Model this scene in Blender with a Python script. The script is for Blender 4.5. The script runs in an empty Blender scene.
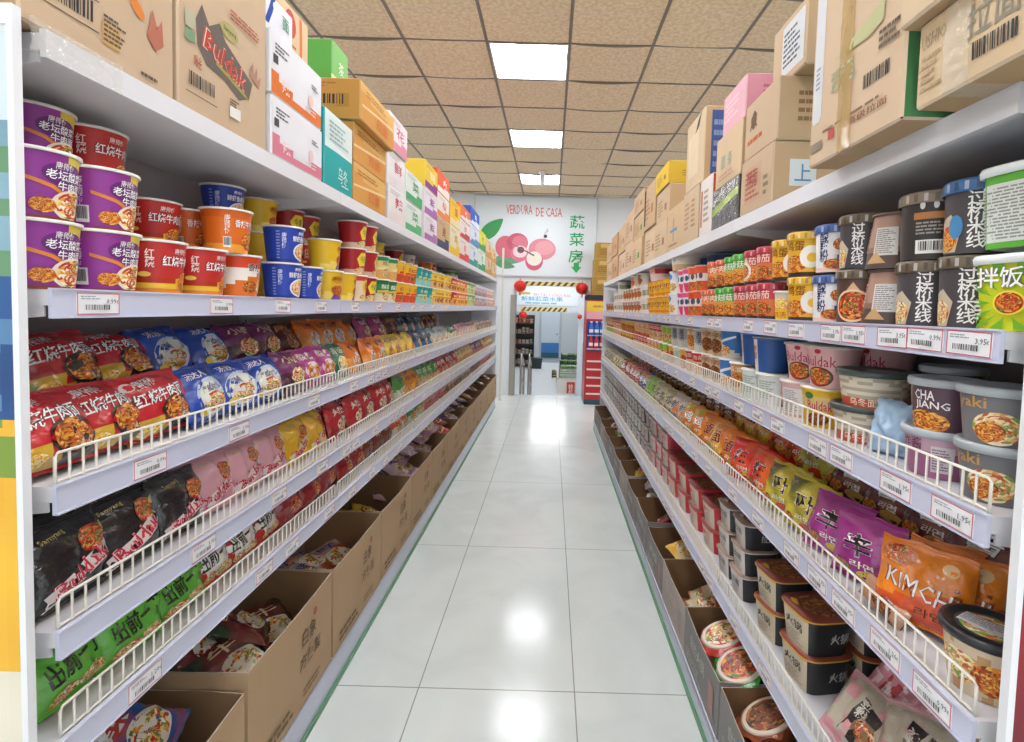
import bpy, bmesh, math, random
from mathutils import Vector, Matrix, Euler, noise
RND = random.Random(11)
sc = bpy.context.scene
COL = sc.collection
PI = math.pi
# ------------------------------------------------------------------ camera
FPX, CX, CY = 515.0, 512.0, 371.0
CAMZ, PITCH, ROLL = 1.50, math.radians(2.9), math.radians(1.65)
PPX, PPY = 550.3, 335.0            # principal point of the (cropped) photograph
def make_camera():
    cd = bpy.data.cameras.new('camera')
    cd.sensor_fit = 'HORIZONTAL'
    cd.sensor_width = 36.0
    cd.lens = FPX / 1024 * 36.0
    cd.shift_x = -(PPX - CX) / 1024
    cd.shift_y = (PPY - CY) / 1024
    cd.clip_start = 0.05
    cam = bpy.data.objects.new('camera', cd)
    COL.objects.link(cam)
    cam.matrix_world = Matrix.Translation((0, 0, CAMZ)) @ (Matrix.Rotation(PI/2 - PITCH, 4, 'X') @ Matrix.Rotation(ROLL, 4, 'Z'))
    sc.camera = cam
    return cam
CAM = make_camera()
CAMR = (Matrix.Rotation(PI/2 - PITCH, 3, 'X') @ Matrix.Rotation(ROLL, 3, 'Z'))
def ray(px, py):
    d = Vector(((px - PPX) / FPX, -(py - PPY) / FPX, -1.0))
    return CAMR @ d
def proj(p):
    c = CAMR.transposed() @ (Vector(p) - Vector((0, 0, CAMZ)))
    return (PPX + FPX * c.x / -c.z, PPY - FPX * c.y / -c.z)
def y_at(px, X, Z):
    """depth Y of the point on the line (X, *, Z) that shows at column px"""
    lo, hi = 0.3, 40.0
    s = 1 if X > 0 else -1
    for _ in range(50):
        m = (lo + hi) / 2
        if (proj((X, m, Z))[0] - px) * s > 0: lo = m
        else: hi = m
    return lo
def at_y(px, py, Y):
    d = ray(px, py); t = Y / d.y
    return Vector((d.x * t, Y, CAMZ + d.z * t))
# ------------------------------------------------------------------ colours and materials
def hx(s):
    s = s.lstrip('#')
    r = [int(s[i:i+2], 16) / 255 for i in (0, 2, 4)]
    return tuple(c / 12.92 if c <= .04045 else ((c + .055) / 1.055) ** 2.4 for c in r)
_hc = {}
def C(s):
    if isinstance(s, tuple): return s
    if s not in _hc: _hc[s] = hx(s)
    return _hc[s]
def mixc(a, b, t):
    a, b = C(a), C(b)
    return tuple(a[i] * (1 - t) + b[i] * t for i in range(3))
def mat(name, color=None, rough=.5, metal=0., attr=False, bump=0., bscale=60., coat=0., emit=None, spec=.5, alpha=None, noise_amt=0., nscale=8.):
    m = bpy.data.materials.new(name); m.use_nodes = True
    nt = m.node_tree; b = nt.nodes['Principled BSDF']
    b.inputs['Roughness'].default_value = rough
    b.inputs['Metallic'].default_value = metal
    b.inputs['Coat Weight'].default_value = coat
    b.inputs['Coat Roughness'].default_value = .12
    b.inputs['Specular IOR Level'].default_value = spec
    src = None
    if attr:
        a = nt.nodes.new('ShaderNodeAttribute'); a.attribute_name = 'Col'; src = a.outputs['Color']
    elif color is not None:
        rgb = nt.nodes.new('ShaderNodeRGB'); rgb.outputs[0].default_value = (*C(color), 1); src = rgb.outputs[0]
    if noise_amt and src is not None:
        tc = nt.nodes.new('ShaderNodeTexCoord'); n = nt.nodes.new('ShaderNodeTexNoise'); n.inputs['Scale'].default_value = nscale
        n.inputs['Detail'].default_value = 5
        nt.links.new(tc.outputs['Object'], n.inputs['Vector'])
        mr = nt.nodes.new('ShaderNodeMapRange'); mr.inputs['To Min'].default_value = 1 - noise_amt; mr.inputs['To Max'].default_value = 1 + noise_amt
        nt.links.new(n.outputs['Fac'], mr.inputs['Value'])
        mx = nt.nodes.new('ShaderNodeVectorMath'); mx.operation = 'SCALE'
        nt.links.new(src, mx.inputs[0]); nt.links.new(mr.outputs[0], mx.inputs['Scale']); src = mx.outputs[0]
    if src is not None: nt.links.new(src, b.inputs['Base Color'])
    if bump:
        tc = nt.nodes.new('ShaderNodeTexCoord'); n = nt.nodes.new('ShaderNodeTexNoise'); n.inputs['Scale'].default_value = bscale
        n.inputs['Detail'].default_value = 3
        bp = nt.nodes.new('ShaderNodeBump'); bp.inputs['Strength'].default_value = bump; bp.inputs['Distance'].default_value = .01
        nt.links.new(tc.outputs['Object'], n.inputs['Vector']); nt.links.new(n.outputs['Fac'], bp.inputs['Height'])
        nt.links.new(bp.outputs[0], b.inputs['Normal'])
    if emit:
        b.inputs['Emission Color'].default_value = (*C(emit[0]), 1); b.inputs['Emission Strength'].default_value = emit[1]
    if alpha is not None:
        b.inputs['Alpha'].default_value = alpha
    return m
M = {}
M['paper'] = mat('printed_paper', attr=True, rough=.38, spec=.45)
M['film'] = mat('printed_film', attr=True, rough=.17, spec=.8, bump=.75, bscale=30, coat=.25)
M['board'] = mat('printed_cardboard', attr=True, rough=.72, spec=.25, noise_amt=.05, nscale=14)
M['plastic'] = mat('coloured_plastic', attr=True, rough=.3, spec=.5)
M['print'] = mat('printed_card', attr=True, rough=.5)
M['shelf'] = mat('white_shelf_metal', '#dcdce0', rough=.42, spec=.4, noise_amt=.03, nscale=5)
M['rail'] = mat('lavender_price_rail', '#ccd0e4', rough=.28, spec=.5)
M['under'] = mat('grey_shelf_underside', '#b9b5b6', rough=.5)
M['back'] = mat('grey_back_panel', '#a8a3a4', rough=.55, noise_amt=.05, nscale=3)
M['wire'] = mat('cream_coated_wire', '#ece8dc', rough=.4)
M['steel'] = mat('brushed_steel', '#a9a49c', rough=.35, metal=.7)
M['white'] = mat('white_paint', '#e9ebee', rough=.5)
M['green'] = mat('green_edge_strip', '#5d8f6c', rough=.4)
M['dark'] = mat('dark_plastic', '#232326', rough=.4)
M['tape'] = mat('clear_packing_tape', '#c9a868', rough=.12, spec=.8, alpha=.55)
M['cleartape'] = mat('crinkled_clear_tape', '#e9e6da', rough=.06, spec=1., alpha=.25, bump=.9, bscale=55)
# ------------------------------------------------------------------ mesh builder
class MB:
    def __init__(s): s.v = []; s.f = []; s.c = []; s.m = []; s.s = []
    def add(s, vs, fs, col='#ffffff', mat=0, smooth=False):
        o = len(s.v); s.v.extend([tuple(p) for p in vs])
        many = isinstance(col, list)
        for i, f in enumerate(fs):
            s.f.append(tuple(k + o for k in f)); s.c.append(C(col[i] if many else col)); s.m.append(mat); s.s.append(smooth)
        return s
    def box(s, x0, x1, y0, y1, z0, z1, col='#ffffff', mat=0):
        if x0 > x1: x0, x1 = x1, x0
        if y0 > y1: y0, y1 = y1, y0
        if z0 > z1: z0, z1 = z1, z0
        vs = [(x0,y0,z0),(x1,y0,z0),(x1,y1,z0),(x0,y1,z0),(x0,y0,z1),(x1,y0,z1),(x1,y1,z1),(x0,y1,z1)]
        fs = [(0,3,2,1),(4,5,6,7),(0,1,5,4),(1,2,6,5),(2,3,7,6),(3,0,4,7)]
        return s.add(vs, fs, col, mat)
    def tube(s, pts, r, n=6, col='#ffffff', mat=0, caps=True):
        pts = [Vector(p) for p in pts]; rings = []
        for i, p in enumerate(pts):
            d = (pts[min(i+1, len(pts)-1)] - pts[max(i-1, 0)]).normalized()
            a = d.orthogonal().normalized(); b = d.cross(a)
            rings.append([p + (a * math.cos(2*PI*k/n) + b * math.sin(2*PI*k/n)) * r for k in range(n)])
        vs = [q for rg in rings for q in rg]; fs = []
        for i in range(len(pts)-1):
            for k in range(n):
                fs.append((i*n+k, i*n+(k+1) % n, (i+1)*n+(k+1) % n, (i+1)*n+k))
        if caps: fs += [tuple(range(n))[::-1], tuple(range((len(pts)-1)*n, len(pts)*n))]
        return s.add(vs, fs, col, mat, True)
    def grid(s, fn, nu, nv, colfn='#ffffff', mat=0, smooth=True, closed=False, flip=False):
        nc = nu if closed else nu + 1
        vs = [fn(i/nu, j/nv) for j in range(nv+1) for i in range(nc)]
        fs = []; cs = []
        for j in range(nv):
            for i in range(nu):
                i2 = (i+1) % nc
                f = (j*nc+i, j*nc+i2, (j+1)*nc+i2, (j+1)*nc+i)
                fs.append(f[::-1] if flip else f)
                cs.append(colfn((i+.5)/nu, (j+.5)/nv) if callable(colfn) else colfn)
        return s.add(vs, fs, cs, mat, smooth)
    def lathe(s, prof, n=32, col='#ffffff', mat=0, cx=0, cy=0, z=0, cap0=False, cap1=False, wob=None):
        vs = []; fs = []; cs = []
        for j, (r, h) in enumerate(prof):
            for k in range(n):
                a = 2*PI*k/n; rr = r + (wob(a, j) if wob else 0)
                vs.append((cx + rr*math.cos(a), cy + rr*math.sin(a), z + h))
        for j in range(len(prof)-1):
            for k in range(n):
                fs.append((j*n+k, j*n+(k+1) % n, (j+1)*n+(k+1) % n, (j+1)*n+k)); cs.append(col[j] if isinstance(col, list) else col)
        if cap0: fs.append(tuple(range(n))[::-1]); cs.append(col[0] if isinstance(col, list) else col)
        if cap1: fs.append(tuple(range((len(prof)-1)*n, len(prof)*n))); cs.append(col[-1] if isinstance(col, list) else col)
        return s.add(vs, fs, cs, mat, True)
    def mesh(s, name, mats):
        me = bpy.data.meshes.new(name)
        me.from_pydata(s.v, [], s.f)
        for k in mats: me.materials.append(M[k] if isinstance(k, str) else k)
        me.polygons.foreach_set('material_index', s.m)
        me.polygons.foreach_set('use_smooth', s.s)
        at = me.color_attributes.new('Col', 'FLOAT_COLOR', 'CORNER')
        buf = []
        for f, c in zip(s.f, s.c): buf.extend((*c, 1.0) * len(f))
        at.data.foreach_set('color', buf)
        me.update()
        return me
    def build(s, name, mats, parent=None, loc=None, rot=None):
        if isinstance(mats, str): mats = [mats]
        return put(name, s.mesh(name, mats), parent, loc, rot)
def put(name, me, parent=None, loc=None, rot=None):
    o = bpy.data.objects.new(name, me); COL.objects.link(o)
    if parent: o.parent = parent
    if loc: o.location = loc
    if rot: o.rotation_euler = rot
    return o
def empty(name, loc=(0,0,0), rotz=0):
    o = bpy.data.objects.new(name, None); COL.objects.link(o); o.location = loc; o.rotation_euler = (0,0,rotz); o.empty_display_size = .05
    return o
def tag(o, label, cat, group=None):
    o['label'] = label; o['category'] = cat
    if group: o['group'] = group
    return o
def struct(o): o['kind'] = 'structure'; return o
# ------------------------------------------------------------------ flat artwork laid on curved surfaces
_tc = {}
def text2d(body, fat=0.0):
    key = (body, fat)
    if key not in _tc:
        cu = bpy.data.curves.new('t', 'FONT'); cu.body = body; cu.align_x = 'CENTER'; cu.space_line = .82; cu.offset = fat; cu.resolution_u = 1
        o = bpy.data.objects.new('t', cu); COL.objects.link(o)
        me = bpy.data.meshes.new_from_object(o)
        vs = [(v.co.x, v.co.y) for v in me.vertices]; fs = [tuple(p.vertices) for p in me.polygons]
        bpy.data.objects.remove(o); bpy.data.curves.remove(cu); bpy.data.meshes.remove(me)
        if not vs: vs = [(0,0),(1,0),(1,1)]; fs = [(0,1,2)]
        x0 = min(v[0] for v in vs); x1 = max(v[0] for v in vs); y0 = min(v[1] for v in vs); y1 = max(v[1] for v in vs)
        sx = 1/max(x1-x0, 1e-6); sy = 1/max(y1-y0, 1e-6)
        vs = [((v[0]-x0)*sx-.5, (v[1]-y0)*sy-.5) for v in vs]
        _tc[key] = (vs, fs)
    return _tc[key]
def cut2d(vs, fs, step):
    bm = bmesh.new(); bv = [bm.verts.new((x, y, 0)) for x, y in vs]
    for f in fs:
        try: bm.faces.new([bv[i] for i in f])
        except ValueError: pass
    if step:
        xs = [v[0] for v in vs]; ys = [v[1] for v in vs]
        for ax, lo, hi in ((0, min(xs), max(xs)), (1, min(ys), max(ys))):
            k = math.ceil(lo/step)*step
            while k < hi:
                co = (k,0,0) if ax == 0 else (0,k,0); no = (1,0,0) if ax == 0 else (0,1,0)
                bmesh.ops.bisect_plane(bm, geom=bm.verts[:]+bm.edges[:]+bm.faces[:], plane_co=co, plane_no=no, dist=1e-6)
                k += step
    bm.normal_update()
    bm.verts.index_update()
    out_v = [(v.co.x, v.co.y) for v in bm.verts]
    out_f = [tuple(v.index for v in f.verts) if f.normal.z >= 0 else tuple(v.index for v in f.verts)[::-1] for f in bm.faces]
    bm.free()
    return out_v, out_f
def ell(a, b, ra, rb, n=24, ph=0):
    return [(a + ra*math.cos(2*PI*k/n+ph), b + rb*math.sin(2*PI*k/n+ph)) for k in range(n)]
FOOD = {'noodle': ['#d98a2b','#e6a83e','#c8641f','#b5401c','#efc05c','#7a3a16','#d8702a'],
        'red': ['#c43a20','#d85a2c','#a32a18','#e0802f','#e8a850','#7c2a14','#5c8a3a'],
        'pale': ['#efd9a8','#e9c37a','#f4e8c8','#d89a58','#c65a34','#88a850'],
        'egg': ['#f6d23c','#fbe88a','#f0b428','#fff6d8','#e89a20'],
        'dark': ['#5a3218','#7a4420','#8f5a2a','#c08038','#3c2212','#a03c20'],
        'mix': ['#d04a28','#e8a040','#f2dcb0','#5f9a44','#b83020','#efc860','#fff2dc']}
def draw(mb, S, decs, step=.03, mat=0):
    """decals on surface S(a, b, off): t text, e ellipse, p polygon, r rectangle, f food bowl, bar barcode"""
    for n, d in enumerate(decs):
        off = .0007 + .00022*n
        k = d[0]
        if k == 't':
            _, body, a, b, w, h, col = d[:7]; opt = d[7] if len(d) > 7 else {}
            layers = [(opt['o'], opt.get('ow', .05), 0)] if 'o' in opt else []
            layers.append((col, opt.get('fat', .012), 1))
            rot = math.radians(opt.get('rot', 0)); sk = opt.get('skew', 0)
            for c, fat, li in layers:
                vs, fs = text2d(body, min(opt.get('cap', .011), fat*.45) if li else fat*.6)
                g = 1 + (.05 if li == 0 else 0)
                q = []
                for x, y in vs:
                    x *= w*g; y *= h*g; x += sk*y
                    q.append((a + x*math.cos(rot) - y*math.sin(rot), b + x*math.sin(rot) + y*math.cos(rot)))
                q, fs = cut2d(q, fs, step)
                mb.add([S(x, y, off + .0003*li) for x, y in q], fs, c, mat, False)
        elif k == 'e':
            _, a, b, ra, rb, col = d[:6]; rot = math.radians(d[6]) if len(d) > 6 else 0
            q = [((x-a)*math.cos(rot)-(y-b)*math.sin(rot)+a, (x-a)*math.sin(rot)+(y-b)*math.cos(rot)+b) for x, y in ell(a, b, ra, rb)]
            q, fs = cut2d(q, [tuple(range(len(q)))], step)
            mb.add([S(x, y, off) for x, y in q], fs, col, mat, True)
        elif k == 'p':
            q, fs = cut2d(d[1], [tuple(range(len(d[1])))], step)
            mb.add([S(x, y, off) for x, y in q], fs, d[2], mat, True)
        elif k == 'r':
            _, a0, b0, a1, b1, col = d
            q, fs = cut2d([(a0,b0),(a1,b0),(a1,b1),(a0,b1)], [(0,1,2,3)], step)
            mb.add([S(x, y, off) for x, y in q], fs, col, mat, True)
        elif k == 'f':
            _, a, b, ra, rb, pal = d[:6]; rim = d[6] if len(d) > 6 else None; rg = random.Random(int(abs(a*7919+b*104729)*1e4)+len(decs))
            P = FOOD[pal]
            if rim:
                q = ell(a, b, ra*1.16, rb*1.16); q, fs = cut2d(q, [tuple(range(len(q)))], step)
                mb.add([S(x, y, off) for x, y in q], fs, rim, mat, True)
            nr, na = 8, 26; q = [(a, b)]; fs = []; cs = []
            for i in range(1, nr+1):
                for j in range(na):
                    t = 2*PI*(j + .5*(i % 2) + rg.uniform(-.3, .3))/na; r = i/nr*(1+rg.uniform(-.06, .06) if i < nr else 1)
                    q.append((a + ra*r*math.cos(t), b + rb*r*math.sin(t)))
            for j in range(na): fs.append((0, 1+j, 1+(j+1) % na)); cs.append(rg.choice(P))
            for i in range(1, nr):
                for j in range(na):
                    A = 1+(i-1)*na+j; B = 1+(i-1)*na+(j+1) % na; Cc = 1+i*na+(j+1) % na; D = 1+i*na+j
                    fs.append((A, D, Cc, B)); cs.append(rg.choice(P))
            mb.add([S(x, y, off + .0003) for x, y in q], fs, cs, mat, True)
            for j in range(9):                                   # strands
                t = rg.uniform(0, 2*PI); r0 = rg.uniform(.1, .7); cx_, cy_ = a + ra*.45*math.cos(t), b + rb*.45*math.sin(t)
                rr = rg.uniform(.15, .42); t0 = rg.uniform(0, 2*PI); wd = .14; col = rg.choice(P)
                pts = [(cx_ + ra*rr*math.cos(t0+u*.5), cy_ + rb*rr*math.sin(t0+u*.5)) for u in range(6)]
                pin = [(cx_ + ra*(rr-wd*.5)*math.cos(t0+u*.5), cy_ + rb*(rr-wd*.5)*math.sin(t0+u*.5)) for u in range(6)]
                vs = pts + pin; fs = [(u+6, u, u+1, u+7) for u in range(5)]
                fs = [f[::-1] for f in fs]
                mb.add([S(x, y, off + .0005) for x, y in vs], [f[::-1] for f in fs], col, mat, True)
        elif k == 'bar':
            _, a, b, w, h = d[:5]; rg = random.Random(int(w*1e5)+n); bg = d[5] if len(d) > 5 else '#f4f2ee'
            if bg: mb.add([S(x, y, off) for x, y in [(a-w/2,b-h/2),(a+w/2,b-h/2),(a+w/2,b+h/2),(a-w/2,b+h/2)]], [(0,1,2,3)], bg, mat)
            x = a - w*.44
            while x < a + w*.42:
                t = rg.choice((1, 1, 2, 3))*w*.016
                mb.add([S(p, q, off+.0003) for p, q in [(x,b-h*.3),(x+t,b-h*.3),(x+t,b+h*.42),(x,b+h*.42)]], [(0,1,2,3)], '#3a3a3c', mat)
                x += t + rg.choice((1, 2))*w*.018
        elif k == 'lines':                                        # lines of small print
            _, a0, b0, a1, b1, nl, col = d; rg = random.Random(nl*31+n)
            hh = (b1-b0)/nl
            for i in range(nl):
                x = a0; y = b1 - (i+.5)*hh; end = a0 + (a1-a0)*rg.uniform(.6, 1)
                while x < end:
                    ln = min((a1-a0)*rg.uniform(.08, .25), end-x)
                    mb.add([S(p, q, off) for p, q in [(x,y-hh*.25),(x+ln*.85,y-hh*.25),(x+ln*.85,y+hh*.25),(x,y+hh*.25)]], [(0,1,2,3)], col, mat)
                    x += ln
# ------------------------------------------------------------------ the room
CEIL = 3.40; WALLY = 8.78
def build_floor():
    nt_m = bpy.data.materials.new('glossy_floor_tile'); nt_m.use_nodes = True
    nt = nt_m.node_tree; b = nt.nodes['Principled BSDF']; L = nt.links.new; N = nt.nodes.new
    tc = N('ShaderNodeTexCoord'); sep = N('ShaderNodeSeparateXYZ'); L(tc.outputs['Object'], sep.inputs[0])
    def seam(out, off, size):
        a = N('ShaderNodeMath'); a.operation = 'SUBTRACT'; L(out, a.inputs[0]); a.inputs[1].default_value = off
        w = N('ShaderNodeMath'); w.operation = 'PINGPONG'; L(a.outputs[0], w.inputs[0]); w.inputs[1].default_value = size/2
        c = N('ShaderNodeMath'); c.operation = 'LESS_THAN'; L(w.outputs[0], c.inputs[0]); c.inputs[1].default_value = .0024
        return c.outputs[0]
    sx = seam(sep.outputs[0], .135, .612); sy = seam(sep.outputs[1], 1.95, 1.21)
    mx = N('ShaderNodeMath'); mx.operation = 'MAXIMUM'; L(sx, mx.inputs[0]); L(sy, mx.inputs[1])
    no = N('ShaderNodeTexNoise'); no.inputs['Scale'].default_value = 2.2; no.inputs['Detail'].default_value = 6; no.inputs['Distortion'].default_value = 1.2
    L(tc.outputs['Object'], no.inputs['Vector'])
    cr = N('ShaderNodeValToRGB'); cr.color_ramp.elements[0].color = (*C('#d6dedb'), 1); cr.color_ramp.elements[1].color = (*C('#e0e7e4'), 1)
    cr.color_ramp.elements[0].position = .35; cr.color_ramp.elements[1].position = .6; L(no.outputs['Fac'], cr.inputs[0])
    mix = N('ShaderNodeMixRGB'); L(mx.outputs[0], mix.inputs[0]); L(cr.outputs[0], mix.inputs[1]); mix.inputs[2].default_value = (*C('#9aa09b'), 1)
    L(mix.outputs[0], b.inputs['Base Color']); b.inputs['Roughness'].default_value = .16; b.inputs['Specular IOR Level'].default_value = .5
    mb = MB(); mb.box(-4.5, 4.5, -2.5, WALLY+.12, -.06, 0)
    struct(mb.build('floor', [nt_m]))
def build_ceiling():
    m = bpy.data.materials.new('tan_ceiling_tile'); m.use_nodes = True
    nt = m.node_tree; b = nt.nodes['Principled BSDF']; L = nt.links.new; N = nt.nodes.new
    tc = N('ShaderNodeTexCoord'); no = N('ShaderNodeTexNoise'); no.inputs['Scale'].default_value = 38; no.inputs['Detail'].default_value = 6
    L(tc.outputs['Object'], no.inputs['Vector'])
    cr = N('ShaderNodeValToRGB'); cr.color_ramp.elements[0].color = (*C('#d8bf9e'), 1); cr.color_ramp.elements[1].color = (*C('#ead6ba'), 1)
    cr.color_ramp.elements[0].position = .38; cr.color_ramp.elements[1].position = .62
    L(no.outputs['Fac'], cr.inputs[0]); L(cr.outputs[0], b.inputs['Base Color']); b.inputs['Roughness'].default_value = .8
    mb = MB(); rg = random.Random(3)
    X = [-.515 + .595*k for k in range(-7, 9)]; Y = [3.18 + .6*k for k in range(-9, 10)] + [WALLY+.1]
    for i in range(len(X)-1):
        for j in range(len(Y)-1):
            x0, x1, y0, y1 = X[i], X[i+1], Y[j], Y[j+1]
            if LIGHT(i, j): continue
            sag = rg.uniform(.004, .016); q = rg.uniform(.3, 1)       # each tile hangs a little in its middle
            def fn(u, v): return (x0+(x1-x0)*u, y0+(y1-y0)*v, CEIL - sag*(4*u*(1-u))*(q + (1-q)*4*v*(1-v)) + rg.uniform(-.0006, .0006))
            mb.grid(fn, 6, 4, '#ffffff', flip=True)
    mb.box(X[0], X[-1], Y[0], Y[-1], CEIL+.06, CEIL+.1)
    struct(mb.build('ceiling', [m]))
    g = mat('grey_ceiling_grid', '#7c7468', rough=.5)
    mb = MB()
    for x in X: mb.box(x-.011, x+.011, Y[0], Y[-1], CEIL-.004, CEIL+.03)
    struct(mb.build('trim_1', [g]))
    mb = MB()
    for y in Y:
        for i in range(len(X)-1):
            s_ = .010 + .008*math.sin(y*9.1 + i*2.3)
            pts = [(X[i] + (X[i+1]-X[i])*k/6, y, CEIL + .001 - s_*(4*(k/6)*(1-k/6))) for k in range(7)]
            for k in range(6):
                a, c = pts[k], pts[k+1]
                mb.add([(a[0],y-.006,a[2]-.006),(c[0],y-.006,c[2]-.006),(c[0],y+.006,c[2]-.006),(a[0],y+.006,a[2]-.006),
                        (a[0],y-.006,a[2]+.03),(c[0],y-.006,c[2]+.03),(c[0],y+.006,c[2]+.03),(a[0],y+.006,a[2]+.03)],
                       [(0,3,2,1),(4,5,6,7),(0,1,5,4),(1,2,6,5),(2,3,7,6),(3,0,4,7)])
    struct(mb.build('trim_2', [g]))
    # panel lamps in the grid
    em = mat('lit_diffuser', '#ffffff', rough=.5, emit=('#f7f9ff', LAMP))
    fr = mat('lamp_frame_white', '#e8e8e8', rough=.4)
    fm = MB(); w = .5875
    x0, x1, y0, y1 = .012, w-.0, .012, .588
    for a in ((x0,x1,y0,y0+.012),(x0,x1,y1-.012,y1),(x0,x0+.012,y0,y1),(x1-.012,x1,y0,y1)): fm.box(*a, CEIL-.008, CEIL+.02)
    fme = fm.mesh('ceiling_light', [fr])
    dm = MB(); dm.add([(x0+.012,y0+.012,CEIL-.002),(x1-.012,y0+.012,CEIL-.002),(x1-.012,y1-.012,CEIL-.002),(x0+.012,y1-.012,CEIL-.002)], [(3,2,1,0)])
    dm.box(x0+.012, x1-.012, y0+.012, y1-.012, CEIL+.004, CEIL+.03)
    dme = dm.mesh('diffuser', [em])
    names = {3: 'square white ceiling panel lamp, largest one lit above the aisle', 6: 'square white ceiling panel lamp in the middle of the lit row',
             9: 'small looking white ceiling panel lamp nearest the painted wall'}
    for i in range(len(X)-1):
        for j in range(len(Y)-1):
            if not LIGHT(i, j): continue
            o = put('ceiling_light', fme, loc=(X[i], Y[j], 0)); put('diffuser', dme, o)
            k = j - 7
            if X[i] == X[7] and Y[j] > 3: lab = {3.78: names[3], 5.58: names[6], 7.38: names[9]}.get(round(Y[j], 2), 'white lamp')
            elif X[i] == X[7]: lab = 'white ceiling panel lamp above the camera, out of view'
            else: lab = 'white ceiling panel lamp added for fill over a neighbouring aisle, out of view'
            tag(o, lab, 'ceiling light', 'ceiling panel lamps' + ('' if (X[i] == X[7] and Y[j] > 3) else ' out of view'))
LAMP = 15.0
def LIGHT(i, j):
    # lamp row along the aisle, unseen neighbour rows added for brightness; every third tile
    return i in (3, 7, 11) and j >= 1 and (j - 1) % 3 == 0
build_floor(); build_ceiling()
wallm = mat('white_wall', '#dfe3e6', rough=.55, noise_amt=.02, nscale=2)
DX0, DX1, DZ = -.60, .57, 1.885        # doorway in the far wall
mb = MB()
mb.box(-4.5, DX0, WALLY, WALLY+.12, -.06, CEIL+.05); mb.box(DX1, 4.5, WALLY, WALLY+.12, -.06, CEIL+.05); mb.box(DX0, DX1, WALLY, WALLY+.12, DZ, CEIL+.05)
struct(mb.build('wall_back', [wallm]))
for nm, x in (('wall_left', -4.5), ('wall_right', 4.5)):
    mb = MB(); mb.box(x-.1 if x < 0 else x, x if x < 0 else x+.1, -2.5, WALLY, 0, CEIL); struct(mb.build(nm, [wallm]))
# ------------------------------------------------------------------ gondola shelving
BAY = 1.15
SIDE = {
 'L': dict(s=-1, x=-.82, y0=.838, n=6, base=.80, kick=.150, surf=[1.915, 1.508, 1.180, .930, .737]),
 'R': dict(s=1, x=.66, y0=.745, n=5, base=.58, kick=.10, surf=[1.835, 1.486, 1.212, .897, .481]),
}
DEP = .38
PRICES = ['1.95', '3.95', '0.99', '1.75', '2.85', '1.20']
def tag_mesh(price, seed):
    mb = MB(); rg = random.Random(seed); w, h = .086, .038
    S = lambda a, b, off: (a, -.0012 - off, b)
    mb.box(-w/2, w/2, -.0012, 0, -h/2, h/2, '#f1f2f4')
    r = '#cf5a6c'; t = .0016
    d = [('r', -w/2, h/2-t, w/2, h/2, r), ('r', -w/2, -h/2, w/2, -h/2+t, r), ('r', -w/2, -h/2, -w/2+t, h/2, r), ('r', w/2-t, -h/2, w/2, h/2, r),
         ('lines', -w*.42, h*.18, w*.12, h*.38, 2, '#9aa0aa'), ('t', price, w*.29, h*.12, w*.24, h*.24, '#4a4a55'), ('t', '€', w*.44, h*.1, w*.05, h*.16, '#4a4a55'),
         ('bar', -w*.04, -h*.18, w*.66, h*.34, None)]
    draw(mb, S, d, 0)
    return mb.mesh('price_tag', ['print'])
TAGS = [tag_mesh(p, i) for i, p in enumerate(PRICES)]
def fence_mesh(s, base=None):
    mb = MB(); r = .0023; h = .052
    y0, y1 = .012, BAY-.012; x = s*.004
    mb.tube([(x,y0,0),(x,y0,h-.006),(x,y0+.006,h),(x,y1-.006,h),(x,y1,h-.006),(x,y1,0)], r*1.15, 6)
    mb.tube([(x,y0,.004),(x,y1,.004)], r, 6)
    n = 43
    for k in range(1, n): y = y0 + (y1-y0)*k/n; mb.tube([(x,y,0),(x,y,h)], r, 5, caps=False)
    return mb.mesh('wire_fence', ['wire'])
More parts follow.
